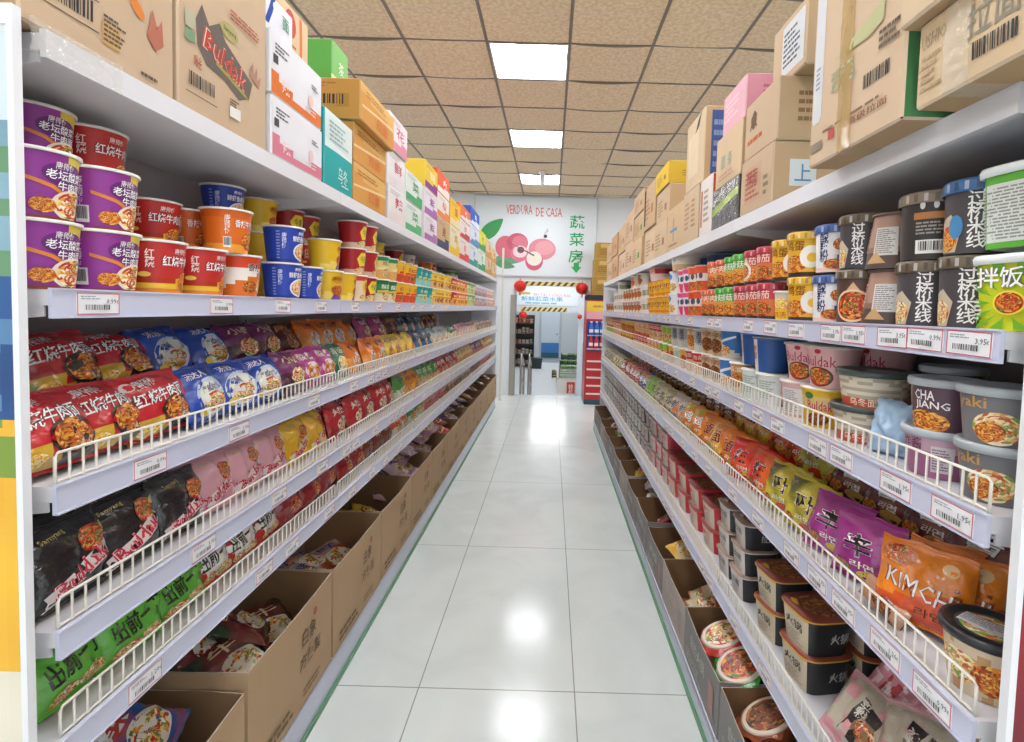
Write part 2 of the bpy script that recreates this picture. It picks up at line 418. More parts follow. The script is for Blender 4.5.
def make_bays(key):
    c = SIDE[key]; s = c['s']; rg = random.Random(ord(key))
    # shared meshes, local x = 0 at the shelf front, y along the aisle
    shelf = []
    for i, z in enumerate(c['surf']):
        mb = MB(); t = .026
        mb.box(0, s*DEP, .002, BAY-.002, -t, 0)
        for y in (.004, BAY-.008):                               # side gussets under the board
            mb.add([(s*.01,y,-t),(s*DEP,y,-t),(s*DEP,y,-t-.06),(s*.01,y,-t-.018),(s*.01,y+.004,-t),(s*DEP,y+.004,-t),(s*DEP,y+.004,-t-.06),(s*.01,y+.004,-t-.018)],
                   [(0,1,2,3),(7,6,5,4),(0,3,7,4),(3,2,6,7),(1,5,6,2)])
        if i == 0: mb.box(-s*.006, s*.004, .001, BAY-.001, -.038, .006)
        shelf.append(mb.mesh('shelf', ['shelf']))
    rb = MB()
    rb.box(-s*.008, -s*.001, .001, BAY-.001, -.046, .004); rb.box(-s*.011, -s*.008, .001, BAY-.001, -.046, -.043); rb.box(-s*.011, -s*.008, .001, BAY-.001, .001, .004)
    rail = rb.mesh('price_rail', ['rail']); fence = fence_mesh(s)
    top = c['surf'][0] + .03
    bp = MB(); bp.box(s*DEP, s*(DEP+.02), .0, BAY, c['kick'], top)
    for z in (.5, .82, 1.14, 1.46, 1.70): bp.box(s*(DEP-.003), s*DEP, .03, BAY-.03, z, z+.004)
    back = bp.mesh('back_panel', ['back'])
    up = MB(); up.box(s*(DEP-.012), s*(DEP+.03), .0005, .034, 0, top)
    for k in range(46): up.box(s*(DEP-.0135), s*(DEP-.012), .013, .021, .12+k*.038, .14+k*.038, '#303030', 1)
    upm = up.mesh('upright', ['shelf', 'dark'])
    dx = -s*(abs(c['x'])-c['base'])
    dk = MB(); dk.box(dx, s*DEP, .0, BAY, c['kick']-.02, c['kick']); deck = dk.mesh('base_deck', ['shelf'])
    kk = MB(); kk.box(dx+s*.006, dx+s*.016, 0, BAY, 0.0, c['kick']-.02); kk.box(dx, dx+s*.02, 0.001, BAY-.001, c['kick']-.03, c['kick']+.004)
    kick = kk.mesh('kick_plate', ['rail'])
    gs = MB(); gs.box(dx-s*.004, dx+s*.006, 0, BAY, 0.0005, .016); strip = gs.mesh('edge_strip', ['green'])
    side = 'left' if key == 'L' else 'right'
    nth = ['nearest', 'second', 'third', 'fourth', 'fifth', 'farthest'] if c['n'] == 6 else ['nearest', 'second', 'third', 'fourth', 'farthest']
    out = []
    for k in range(c['n']):
        e = empty('gondola_bay', (c['x'], c['y0'] + k*BAY, 0))
        tag(e, f'{nth[k]} bay of the white metal shelving along the {side} of the aisle', 'shelving', f'shelving bays on the {side}')
        put('back_panel', back, e); put('upright', upm, e)
        if k == c['n']-1: put('upright', upm, e, (0, BAY, 0))
        put('base_deck', deck, e); kp = put('kick_plate', kick, e); put('edge_strip', strip, kp)['label'] = 'green edge strip along the floor'
        for i, z in enumerate(c['surf']):
            put('shelf', shelf[i], e, (0, 0, z))
            if i == 0: continue
            r = put('price_rail', rail, e, (0, 0, z-.001))
            if i > 1: put('wire_fence', fence, e, (0, 0, z+.002))
            ys = TAGY.get((key, i, k))
            if ys is None:
                ys = []; y = rg.uniform(.06, .2)
                while y < BAY-.06:
                    ys.append(y); y += rg.choice((.1, .2, .24, .3))
            for y in ys:
                t = put('price_tag', rg.choice(TAGS), r, (-s*.0085, y, -.021 + rg.uniform(-.002, .002)), (0, rg.uniform(-.02, .02), PI/2 if key == 'L' else -PI/2))
        out.append(e)
    return out
TAGY = {('L',1,0): [.085,.43,.72,.98], ('L',2,0): [.20,.50,.93], ('L',3,0): [.36,.70,1.0], ('L',4,0): [.18,.62,.78,1.06],
        ('R',1,0): [.055,.15,.235,.36,.45,.62,.78,.95], ('R',2,0): [.065,.20,.38,.48,.70,.84,1.0], ('R',3,0): [.08,.20,.34,.45,.58,.80,1.02], ('R',4,0): [.4,.7,.95]}
BAYS = {k: make_bays(k) for k in 'LR'}
def end_caps():
    # framed end panels facing the cross aisle at the near ends, plain ones at the far ends
    for key in 'LR':
        c = SIDE[key]; s = c['s']; e = BAYS[key][0]; top = c['surf'][0] + .02
        mb = MB(); w = .80
        mb.box(s*.002, s*.012, -.043, -.029, 0, top); mb.box(s*w, s*(w+.03), -.043, -.029, 0, top)
        mb.box(s*.012, s*w, -.039, -.029, 0.0, top); mb.box(s*.012, s*w, -.043, -.029, top-.03, top)
        p = mb.build('end_panel', 'white', e)
        pm = MB()
        def art(u, v):
            n = noise.noise(Vector((u*5+9*s, v*11, .3))); n2 = noise.noise(Vector((u*16, v*30, 2)))
            if key == 'L':
                if v > .93: c_ = mixc('#d4e4ea', '#b4ccd8', u)
                elif v > .80: c_ = mixc('#8fb4c4', '#5d8a9c', .5+n); c_ = mixc(c_, '#5d8f4a', .8) if n2 > .02 else c_
                elif v > .68: c_ = mixc('#2a5f9c', '#16386c', .5+n); c_ = mixc(c_, '#6a9ac0', .6) if n2 > .25 else c_
                elif v > .46: c_ = mixc('#f0bd34', '#e2a226', .5+n); c_ = C('#7f9a3a') if v > .63 and n2 > -.05 else c_
                else: c_ = mixc('#e6e0cc', '#d2cdb8', .5+n)
                return c_
            c_ = mixc('#5e0f22', '#8e1a28', .5+n)
            c_ = mixc(c_, '#c8503a', min(.5, max(0, (n2-.25)*1.6)))
            return c_
        nu, nv = 40, 140
        f = lambda u, v: (s*(.0145 + (w-.0155)*u), -.0405, .05 + (top-.09)*v)
        pm.grid(f, nu, nv, art, flip=(s < 0), smooth=False)
        S = lambda a, b, off: (s*a, -.0412-off, b)
        if key == 'R':
            d = [('f', .13, 1.02, .05, .10, 'pale'), ('e', .16, .70, .07, .10, '#c9c2c4'), ('e', .11, .60, .03, .02, '#f0a060'), ('p', [(.05,1.14),(.16,1.06),(.17,1.075),(.06,1.155)], '#c89a6a'),
                 ('f', .12, .3, .06, .12, 'mix')]
            draw(pm, lambda a, b, off: (a, -.0412-off, b), d, 0)
        pm.build('poster', 'print', p)
        last = BAYS[key][-1]
        mb = MB(); mb.box(0, s*(DEP+.03), BAY+.036, BAY+.054, 0, top); mb.build('end_panel', 'white', last)
end_caps()
# ------------------------------------------------------------------ prototypes of the goods
class Proto:
    """root mesh + named parts; every copy is a root object and one child per part"""
    def __init__(s, kind, root, parts=(), cat=None, look=None, size=(.1,.1,.1)):
        s.kind, s.root, s.parts, s.cat, s.look, s.size = kind, root, list(parts), cat or kind.replace('_', ' '), look, size
REG = []
ORDW = ['first','second','third','fourth','fifth','sixth','seventh','eighth','ninth','tenth','eleventh','twelfth','thirteenth','last']
BODY = {'noodle_cup': 'cup', 'noodle_packet': 'pouch', 'carton': 'case', 'noodle_pouch': 'pouch', 'noodle_multipack': 'pouch'}
def place(p, loc, rot=(0,0,0), where='', key=None, parts=True, scale=None, look=None, label=None, group=None):
    if parts and p.parts:
        o = put(p.kind, None, None, loc, rot); put(BODY.get(p.kind, p.kind.split('_')[-1]) + '_body', p.root, o)
        for nm, me, lab in p.parts:
            c = put(nm, me, o)
            if lab: c['label'] = lab
    elif p.parts: o = put(p.kind, whole(p), None, loc, rot)
    else: o = put(p.kind, p.root, None, loc, rot)
    if scale: o.scale = (scale, scale, scale) if not isinstance(scale, tuple) else scale
    o['category'] = p.cat
    REG.append(dict(o=o, look=look or p.look, where=where, y=loc[1], key=key, label=label, group=group, kind=p.kind))
    return o
def whole(p):
    """body and parts in one mesh, for copies too far away to show parts"""
    if not hasattr(p, 'w'):
        bm = bmesh.new(); mats = []
        for me in [p.root] + [q[1] for q in p.parts]:
            base = len(mats); mats += list(me.materials); n0 = len(bm.faces)
            bm.from_mesh(me)
            bm.faces.ensure_lookup_table()
            for f in bm.faces[n0:]: f.material_index += base
        me = bpy.data.meshes.new(p.kind); bm.to_mesh(me); bm.free()
        for m in mats: me.materials.append(m)
        p.w = me
    return p.w
def aim(side, turn=0., lean=0., roll=0.):
    """local -Y towards the aisle, lean tips the top away from it"""
    return (-lean, roll, (PI/2 if side == 'L' else -PI/2) + turn)
# ---- cups, jars and tubs
def cup(kind, look, rt, rb, h, base, decs, style='paper', sq=None, lid='#f2efe8', step=.01, mat='paper', rim='#f3f0ea', nu=44, liddecs=None, asp=1., cat='noodle cup', splay=1.0, vs=1.0):
    if vs != 1.0:
        decs = rescale(decs, vs); h = h*vs; base0 = base
        if callable(base0): base = lambda a, b: base0(a, b/vs)
    rm = (rt+rb)/2
    def rad(t):
        if not sq: return 1.
        return 1.0/((abs(math.cos(t))**sq + abs(math.sin(t))**sq)**(1/sq))
    def S(a, b, off):
        t = a/rm; r = rb + (rt-rb)*(max(b, 0)/h)**splay + off
        q = rad(t)*r
        return (q*math.sin(t)*asp, -q*math.cos(t), b)
    nv = 10
    def cf(u, v): return C(base((u-.5)*2*PI*rm, v*h)) if callable(base) else C(base)
    mb = MB(); mb.grid(lambda u, v: S((u-.5)*2*PI*rm, v*h, 0), nu, nv, cf, closed=True)
    draw(mb, S, decs, step)
    def ring(r, z): return [(rad(2*PI*k/nu)*r*math.sin(2*PI*k/nu)*asp, -rad(2*PI*k/nu)*r*math.cos(2*PI*k/nu), z) for k in range(nu)]
    def loft(mb, prof, col, cap=True, cap0=False):
        vs = []; fs = []
        for r, z in prof: vs += ring(r, z)
        for j in range(len(prof)-1):
            for k in range(nu): fs.append((j*nu+k, j*nu+(k+1) % nu, (j+1)*nu+(k+1) % nu, (j+1)*nu+k))
        if cap: fs.append(tuple(range((len(prof)-1)*nu, len(prof)*nu)))
        if cap0: fs.append(tuple(range(nu))[::-1])
        mb.add(vs, fs, col, 0, True)
    loft(mb, [(rb*.9, .0), (rb*.9, .0001)], rim, True)
    lm = MB()
    if style == 'paper':                       # rolled rim and a peel-off film lid
        loft(mb, [(rt, h-.003), (rt+.0032, h-.0035), (rt+.0042, h-.0012), (rt+.003, h+.0012), (rt-.001, h+.0012)], rim, False)
        loft(lm, [(rt+.0035, h+.0008), (rt+.0036, h+.0024), (rt*.6, h+.0026)], lid)
        tz = h+.0027
    elif style == 'jar':                       # screw-on plastic lid under shrink film
        loft(mb, [(rt, h-.002), (rt-.003, h+.001)], rim, False)
        c1 = rt+.004
        prof = [(c1-.001, h-.012), (c1, h-.010), (c1, h+.006), (c1-.003, h+.010), (rt*.55, h+.0095)]
        vs = []; n2 = nu
        loft(lm, prof, lid)
        if style == 'jar':
            for k in range(22):                # crimped skirt of the lid
                t = 2*PI*k/22; r = c1+.0006
                d = .006
                P = lambda tt, z: (rad(tt)*r*math.sin(tt)*asp, -rad(tt)*r*math.cos(tt), z)
                w_ = .055
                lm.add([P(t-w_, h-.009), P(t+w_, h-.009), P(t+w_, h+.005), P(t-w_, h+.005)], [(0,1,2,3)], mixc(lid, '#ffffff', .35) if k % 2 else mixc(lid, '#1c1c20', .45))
        tz = h+.0102
    elif style == 'dome':                      # clear-edged press-on lid
        loft(mb, [(rt, h-.002), (rt-.003, h)], rim, False)
        loft(lm, [(rt+.001, h-.006), (rt+.005, h-.006), (rt+.006, h+.003), (rt+.004, h+.008), (rt-.004, h+.008), (rt-.007, h+.004), (rt*.5, h+.004)], lid)
        tz = h+.0045
    if liddecs: draw(lm, lambda a, b, off: (a, b, tz + off - .0004), liddecs, 0)
    ls = {'paper': 'film_lid', 'jar': 'screw_lid', 'dome': 'press_lid'}[style]
    return Proto(kind, mb.mesh(kind, [mat]), [(ls, lm.mesh(ls, ['plastic']), None)], cat, look, (rt*2+.01, rt*2+.01, tz))
def rescale(decs, k):
    """stretch the artwork (drawn for another height) vertically"""
    out = []
    for q in decs:
        q = list(q)
        if q[0] == 't': q[3] *= k; q[5] *= k
        elif q[0] == 'e': q[2] *= k; q[4] *= k
        elif q[0] == 'f': q[2] *= k; q[4] *= k
        elif q[0] == 'p': q[1] = [(x, y*k) for x, y in q[1]]
        elif q[0] in ('r', 'lines'): q[2] *= k; q[4] *= k
        elif q[0] == 'bar': q[2] *= k; q[4] *= k
        out.append(tuple(q))
    return out
# ---- pillow bags
def bag(kind, look, w, h, t, base, decs, seed=0, nu=26, nv=20, back=None, cat='noodle packet', crimp=.06, bulge=2.4, wr=1.0, step=.022, matk='film', ends=None, lumpy=0., vs=1.0):
    if vs != 1.0:
        decs = rescale(decs, vs); h = h*vs; base0 = base
        if callable(base0): base = lambda a, b: base0(a, b/vs)
    sd = seed*13.7
    def S(a, b, off, side=-1):
        u = max(-1, min(1, 2*a/w)); v = max(-1, min(1, 2*(b-h/2)/h))
        e = 1-crimp*2
        vv = min(1, abs(v)/e)
        p = max(0, 1-abs(u)**bulge)**.55 * max(0, 1-vv**2.6)**.6
        n = noise.noise(Vector((a*24+sd, b*24, side*3.1)))*.010 + noise.noise(Vector((a*60, b*60+sd, side*1.7)))*.0034
        n += (1-abs(noise.noise(Vector((a*16-b*11+sd, b*30+a*9, 5+side))))*2)*.0042
        edge = min(1, p*2.2)
        y = side*(t/2*p + n*edge*wr + .0012)
        if lumpy: y += side*lumpy*math.cos(a*2*PI/(w/5))*edge*.5
        x = a*(1 - .05*p - .02*max(0, 1-abs(v))) + .003*noise.noise(Vector((b*30+sd, u*2, 9)))
        z = b + .006*noise.noise(Vector((a*26+sd, v*2, 4)))*(abs(v)**6)
        y += .008*noise.noise(Vector((a*14+sd, v*1.5, 7)))*(abs(v)**4)      # the crimped ends ripple
        return (x, y + side*off, z)
    mb = MB()
    cf = (lambda u, v: C(base((u-.5)*w, v*h))) if callable(base) else base
    bc = cf if back is None else back
    mb.grid(lambda u, v: S((u-.5)*w, v*h, 0, -1), nu, nv, cf)
    mb.grid(lambda u, v: S((u-.5)*w, v*h, 0, 1), nu, nv, bc, flip=True)
    draw(mb, lambda a, b, off: S(a, b, off), decs, step)
    parts = []
    if ends:
        for z0, z1 in ((0, crimp*h*.85), (h*(1-crimp*.85), h)):
            sm = MB()
            def E(u, v, s_): 
                q = S((u-.5)*w, z0+(z1-z0)*v, 0, s_); return (q[0]*1.002, q[1]+s_*.0009*(1+math.sin(v*12)), q[2])
            sm.grid(lambda u, v: E(u, v, -1), nu, 8, ends); sm.grid(lambda u, v: E(u, v, 1), nu, 8, ends, flip=True)
            parts.append(('crimped_seal', sm.mesh('crimped_seal', ['film']), None))
    return Proto(kind, mb.mesh(kind, [matk]), parts, cat, look, (w, t, h))
# ---- cardboard cases
def case(look, w, d, h, col, front=(), end=(), top=(), kind='carton', tape=None, cat='cardboard box', endcol=None, topcol=None, bottomcol=None, mat='board', side='L', basefn=None):
    """closed box: front faces local -Y (w wide), near end faces the camera"""
    mb = MB(); r = .004
    rg = random.Random(len(look)*7+int(w*1000))
    bow = rg.uniform(.001, .004)
    es = -1 if side == 'L' else 1                # local x of the camera-side end
    def F(a, b, off): return (a, -d/2 - off - bow*(1-(2*a/w)**2)*(1-(2*b/h-1)**2), b)
    def En(a, b, off): return (es*(w/2 + off + bow*(1-(2*a/d)**2)*(1-(2*b/h-1)**2)), a*es, b)
    def cfF(u, v): return C(basefn((u-.5)*w, v*h)) if basefn else C(col)
    mb.grid(lambda u, v: F((u-.5)*(w-2*r), r+v*(h-2*r), 0), 8, 8, cfF)
    ec = endcol or col
    mb.grid(lambda u, v: En((u-.5)*(d-2*r), r+v*(h-2*r), 0), 6, 6, ec)
    mb.add([(-w/2+r,d/2,r),(w/2-r,d/2,r),(w/2-r,d/2,h-r),(-w/2+r,d/2,h-r)], [(3,2,1,0)], ec)
    x = -es*w/2
    q = [(x,-d/2+r,r),(x,d/2-r,r),(x,d/2-r,h-r),(x,-d/2+r,h-r)]
    mb.add(q, [(0,1,2,3) if x > 0 else (3,2,1,0)], ec)
    for z, c_ in ((0, bottomcol or col), (h, topcol or col)):
        q = [(-w/2+r,-d/2+r,z),(w/2-r,-d/2+r,z),(w/2-r,d/2-r,z),(-w/2+r,d/2-r,z)]
        mb.add(q, [(0,1,2,3) if z else (3,2,1,0)], c_)
        mb.add([(-w/2+r,-.0012,z+(.0004 if z else -.0004)),(w/2-r,-.0012,z+(.0004 if z else -.0004)),(w/2-r,.0012,z+(.0004 if z else -.0004)),(-w/2+r,.0012,z+(.0004 if z else -.0004))], [(0,1,2,3) if z else (3,2,1,0)], mixc(c_, '#3a2a1a', .6))
    edge = mixc(col, '#ffffff', .12)             # rounded board edges
    X, Y, Z = w/2, d/2, h
    for sx in (-1, 1):
        for sy in (-1, 1):
            q = [(sx*(X-r),sy*Y,r),(sx*X,sy*(Y-r),r),(sx*X,sy*(Y-r),Z-r),(sx*(X-r),sy*Y,Z-r)]
            mb.add(q, [(0,1,2,3) if sx*sy < 0 else (3,2,1,0)], edge if sy > 0 else mixc(C(col), edge, .5))
        for z, zz in ((r, 0), (Z-r, Z)):
            q = [(sx*X,-(Y-r),z),(sx*X,Y-r,z),(sx*(X-r),Y-r,zz),(sx*(X-r),-(Y-r),zz)]
            mb.add(q, [(0,1,2,3) if (sx > 0) == (zz > 0) else (3,2,1,0)], edge)
    for sy in (-1, 1):
        for z, zz in ((r, 0), (Z-r, Z)):
            q = [(-(X-r),sy*Y,z),(X-r,sy*Y,z),(X-r,sy*(Y-r),zz),(-(X-r),sy*(Y-r),zz)]
            mb.add(q, [(0,1,2,3) if (sy < 0) == (zz > 0) else (3,2,1,0)], edge)
    draw(mb, F, front, .06)
    draw(mb, En, end, .06)
    draw(mb, lambda a, b, off: (a, b, h+off), top, .1)
    parts = []
    if tape:
        tm = MB()
        if 'front' in tape:
            a = tape['front']; q = lambda a_, b_, o: F(a_, b_, o+.0028)
            tm.grid(lambda u, v: q(a-.024+.048*u, h*(.0+1.0*v), .0004*noise.noise(Vector((u*6, v*40, 1)))*4), 4, 26)
            tm.grid(lambda u, v: (a-.024+.048*u, -d/2+.09*(1-v)-.002, -.0015), 2, 4)
        if 'end' in tape:
            a = tape['end']
            tm.grid(lambda u, v: En(a-.024+.048*u, h*v, .003+.0012*noise.noise(Vector((u*6, v*40, 1)))), 4, 26)
        parts.append(('packing_tape', tm.mesh('packing_tape', [tape.get('mat', 'tape')]), 'glossy strip of packing tape'))
    return Proto(kind, mb.mesh(kind, [mat]), parts, cat, look, (w, d, h))
# ------------------------------------------------------------------ left shelf: paper cups
RT, RB, CH = .0605, .049, .1135
def lcup(look, base, decs, rim='#f1ede6', kind='noodle_cup', rt=RT, rb=RB, h=CH):
    return cup(kind, look, rt, rb, h, lambda a, b: base(a, b*.124/h), rescale(decs, h/.124), rim=rim)
LC = {}
def purple(a, b):
    if b > .085 + .25*abs(a-.02) and a > 0 and a < .07: return '#e6cf4c'
    return '#973b98' if b < .118 else '#7d2f86'
LC['P'] = lcup('purple paper noodle cup', purple, [('p', [(-.062,.078),(-.02,.064),(.0,.05),(-.006,.047),(-.024,.058),(-.062,.071)], '#e58a3a'),
    ('e', .0,.085,.036,.022,'#6d2877'), ('t','康师傅',-.004,.1,.03,.014,'#f4eef2',{'fat':.02}), ('t','老坛酸菜',0,.083,.062,.018,'#ffffff',{'o':'#55206a','ow':.05,'fat':.03}), ('t','牛肉面',.008,.064,.046,.017,'#ffffff',{'o':'#55206a','ow':.05,'fat':.03}),
    ('f',.018,.03,.036,.026,'mix','#efe4cf'), ('f',-.034,.026,.018,.014,'noodle'), ('p',[(-.06,.0),(.06,.0),(.06,.006),(-.06,.006)],'#8a3f24'),
    ('t','康\n师\n傅',-.078,.075,.012,.06,'#efe6f0',{'fat':.02}), ('bar',-.076,.03,.022,.034), ('lines',.062,.02,.085,.1,9,'#d9b8dc')])
def red(a, b):
    if b < .018: return '#e0882e'
    if b < .034 + .012*math.sin(a*30): return '#efc23a'
    if b < .044 + .012*math.sin(a*30): return '#b5331f'
    return '#c4302c'
LC['R'] = lcup('red paper beef noodle cup', red, [('t','康师傅',.0,.102,.032,.014,'#f7efe9',{'fat':.02}), ('t','红烧牛肉面',.004,.078,.085,.024,'#ffffff',{'o':'#7d1512','ow':.05,'fat':.03}),
    ('f',.026,.03,.03,.024,'noodle'), ('t','红\n烧',-.06,.082,.016,.044,'#fbeee6',{'fat':.03}), ('e',-.07,.045,.012,.006,'#f2d05a')])
def orange(a, b): return '#f0a23a' if b < .02 else ('#e2701f' if b < .1 else '#d8621a')
LC['O'] = lcup('orange paper noodle cup', orange, [('t','香辣牛肉面',.0,.085,.07,.022,'#ffffff',{'o':'#a33a10','fat':.03}), ('f',.014,.036,.032,.026,'noodle'), ('t','康\n师\n傅',-.052,.08,.013,.055,'#fdf3e6',{'fat':.02}), ('bar',-.052,.03,.018,.03)])
def og(a, b): return '#d8451f' if b > .09 else ('#f3efe6' if b > .07 - .4*abs(a) else '#e57628')
LC['OG'] = lcup('orange and white noodle cup', og, [('t','香辣',-.02,.09,.04,.024,'#2f2a28',{'o':'#ffffff','fat':.03}), ('t','牛肉',.02,.07,.044,.024,'#3a8a4a',{'o':'#ffffff','fat':.03}), ('f',.02,.035,.03,.022,'mix'), ('f',-.03,.03,.022,.018,'red')])
def blue(a, b): return '#2c48b0' if b > .012 else '#223a94'
LC['B'] = lcup('royal blue paper noodle cup', blue, [('t','康师傅',.0,.104,.03,.012,'#ffffff',{'fat':.02}), ('t','鲜虾鱼板面',.0,.084,.066,.02,'#ffffff',{'o':'#1d2c7a','fat':.03}), ('f',.012,.04,.036,.028,'pale','#e9eefb'), ('t','康\n师\n傅',-.058,.075,.013,.055,'#e6ecff',{'fat':.02}), ('lines',-.08,.01,-.066,.11,10,'#8fa4e6')])
def yel(a, b): return '#e8bd2c' if b > .05 - .3*abs(a-.01) else '#f0d468'
LC['Y'] = lcup('yellow paper noodle cup', yel, [('e',.0,.088,.03,.016,'#d9a018'), ('t','康师傅',.0,.09,.05,.018,'#8a3a1a',{'fat':.03}), ('f',.0,.042,.03,.022,'red'), ('p',[(-.03,.004),(.03,.004),(.016,.03),(-.016,.03)],'#7a4a98')])
def rd(a, b): return '#a8222a' if b > .025 else '#d9b6a0'
def badge(c1, c2, txt): return [('p', [(-.03,.075),(-.012,.105),(.022,.105),(.034,.075),(.026,.045),(-.016,.04)], c1), ('t',txt,.003,.074,.036,.034,c2,{'fat':.04}), ('f',.0,.02,.04,.016,'pale')]
LC['RD'] = lcup('dark red noodle cup with yellow badge', rd, badge('#f0d040','#5c7a2a','今麦'))
LC['RY'] = lcup('pale cup with red and yellow badge', lambda a, b: '#d9482e' if b > .1 else '#efd9b8', badge('#f2cf3a','#a52a20','香辣'))
def simple(look, top, mid, bot, txt, tc, food='noodle', stripe=None):
    d = [('t',txt,.0,.086,.06,.024,tc,{'fat':.03}), ('f',.006,.036,.034,.024,food)]
    if stripe: d.insert(0, ('p',[(-.05,.064),(.05,.072),(.05,.06),(-.05,.052)], stripe))
    return lcup(look, lambda a, b: top if b > .1 else (mid if b > .045 else bot), d)
LC['G'] = simple('dark green noodle cup', '#1f7a45','#2b8a50','#e6dcc0','酸菜','#f4f0e0','mix','#e8c84a')
LC['GY'] = simple('green rimmed cream noodle cup', '#2f8f5a','#e9cf8a','#e2a860','鸡汤','#2f7a48','pale','#f2e4b0')
LC['YR'] = simple('yellow and red noodle cup', '#eec12e','#e9b52c','#d8502c','红烧','#b5281e','red','#d8402a')
LC['T'] = simple('teal noodle cup', '#1a9a9c','#28a6a4','#8fd0c8','海鲜','#ffffff','mix','#f0d860')
LC['Y2'] = simple('bright yellow noodle cup', '#f0cf2a','#f2dc60','#e6c07a','鸡蛋','#b03a28','red','#e88a3a')
LC['R2'] = simple('small scarlet noodle cup', '#c4282c','#cf3a30','#e0a070','麻辣','#ffe9c8','red','#f0c040')
LC['O2'] = simple('small light orange noodle cup', '#e8782a','#ec8a34','#f0b060','番茄','#fff4e0','noodle','#f4d060')
LC['GW'] = simple('small green and white noodle cup', '#7ab04a','#e8ead0','#c8d890','素面','#3f8a40','pale','#a8cc70')
LC['PW'] = simple('small white and plum noodle cup', '#e8e2e6','#d9cfd6','#a88aa4','酱香','#6a3a68','pale','#c8a0c4')
LC['W2'] = simple('small pale pink noodle cup', '#efe8e4','#e8d4cc','#d8a8a0','骨汤','#a85a5a','pale','#f0c8b0')
def seq(items):
    """(kind, first centre, last centre, count) -> list of (kind, y)"""
    out = []
    for k, a, b, n in items:
        for i in range(n): out.append((k, a + (b-a)*i/max(1, n-1)))
    return out
front1 = seq([('P',.885,1.012,2),('R',1.15,1.30,2),('OG',1.45,0,1),('B',1.705,1.86,2),('Y',2.03,2.165,2),('RY',2.30,0,1),('RD',2.44,0,1),('G',2.62,2.76,2),('YR',2.90,3.165,3),('T',3.31,3.57,3),('Y2',3.72,4.25,5),('R2',4.40,4.53,2),('O2',4.68,5.08,4),('GW',5.23,5.63,4),('PW',5.78,6.58,7),('W2',6.73,7.60,7)])
front2 = seq([('P',.888,1.016,2),('O',1.41,0,1),('B',1.70,0,1),('Y',2.01,0,1),('RD',2.29,2.43,2),('GY',2.62,2.76,2),('YR',2.90,3.165,3),('T',3.31,3.57,3),('Y2',3.72,4.25,5),('R2',4.40,4.53,2),('O2',4.68,5.08,4),('GW',5.23,5.63,4),('PW',5.78,6.58,7),('W2',6.73,7.33,5)])
front3 = seq([('RD',2.29,2.43,2)])
Zs = SIDE['L']['surf'][1]
TIER = CH + .0027
for t, (row, nm) in enumerate(((front1,'in the bottom tier'),(front2,'in the second tier'),(front3,'on a third tier'))):
    for k, y in row:
        far = y > 3.6
        place(LC[k], (-.886 + RND.uniform(-.004,.004), y, Zs + .0006 + t*TIER), (0,0,PI/2 + RND.uniform(-.35,.35)*(1 if y > 1.1 or t else .5)), f'{nm}, front row', ('L1f', t), parts=not far)
back = [('P',.886,3),('P',1.014,3),('R',1.142,3),('R',1.31,2),('O',1.44,2),('B',1.66,3),('Y',1.86,3),('RD',2.06,3),('RD',2.2,3),('RD',2.36,2),('G',2.66,2),('YR',2.92,3),('Y2',3.06,3),('RD',3.45,3),('W2',3.75,3),('O2',4.3,3),('R2',4.45,3),('GW',5.3,3),('GW',5.5,3)]
for k, y, n in back:
    x = -1.012 if y < 1.5 else -1.055
    for t in range(n):
        kk = k if t == n-1 or k in 'PRBY' else 'R'
        place(LC[kk], (x, y, Zs + .0006 + t*TIER), (0,0,PI/2 + RND.uniform(-.4,.4)), ('in the bottom tier','in the second tier','topmost')[t] + ', back row', ('L1b', t), parts=y < 3)
# ------------------------------------------------------------------ left shelf: packets
LB = {}
def redbag(a, b):
    h = .185
    if b < .022 + .35*max(0, a+.02): return '#1f1a1c' if a > .0 else '#c7a23a'
    if b < .05 and a < -.02: return '#d9b03a' if (b + a*.6) > -.01 else '#8a9a3a'
    return '#c8202c'
RBD = [('t','康师傅',-.03,.142,.06,.026,'#f6eaea',{'o':'#7a1016','fat':.02,'rot':4}), ('e',-.072,.14,.012,.012,'#e9d2d2'), ('t','红烧牛肉面',-.008,.105,.135,.036,'#ffffff',{'o':'#6a0c12','ow':.06,'fat':.03,'rot':4}),
       ('f',.03,.058,.046,.034,'noodle','#2a1412'), ('t','劲爽',.052,.036,.036,.016,'#f4d8a8',{'rot':8,'fat':.03}), ('f',-.055,.022,.024,.016,'egg')]
LB['red'] = [bag('noodle_packet','glossy red beef noodle packet', .185,.17,.08, redbag, RBD, seed=s, ends='#b91a26', vs=.86) for s in (1,2,3)]
def bluebag(a, b): return '#2350b8' if b > .02 else '#1a3e98'
BBD = [('t','汤达人',-.03,.148,.062,.024,'#ffffff',{'fat':.03}), ('e',.0,.07,.068,.062,'#c8dcf2'), ('e',.0,.068,.06,.054,'#e9f0e2'), ('t','海鲜拉面',.0,.095,.086,.024,'#4a3a6a',{'o':'#ffffff','fat':.03}), ('f',.0,.052,.05,.03,'mix','#f4f2ec'), ('e',-.05,.03,.018,.012,'#e8d24a')]
LB['blue'] = [bag('noodle_packet','blue seafood noodle packet', .175,.185,.07, bluebag, BBD, seed=s+10, ends='#1d45a4', vs=.80) for s in (1,2)]
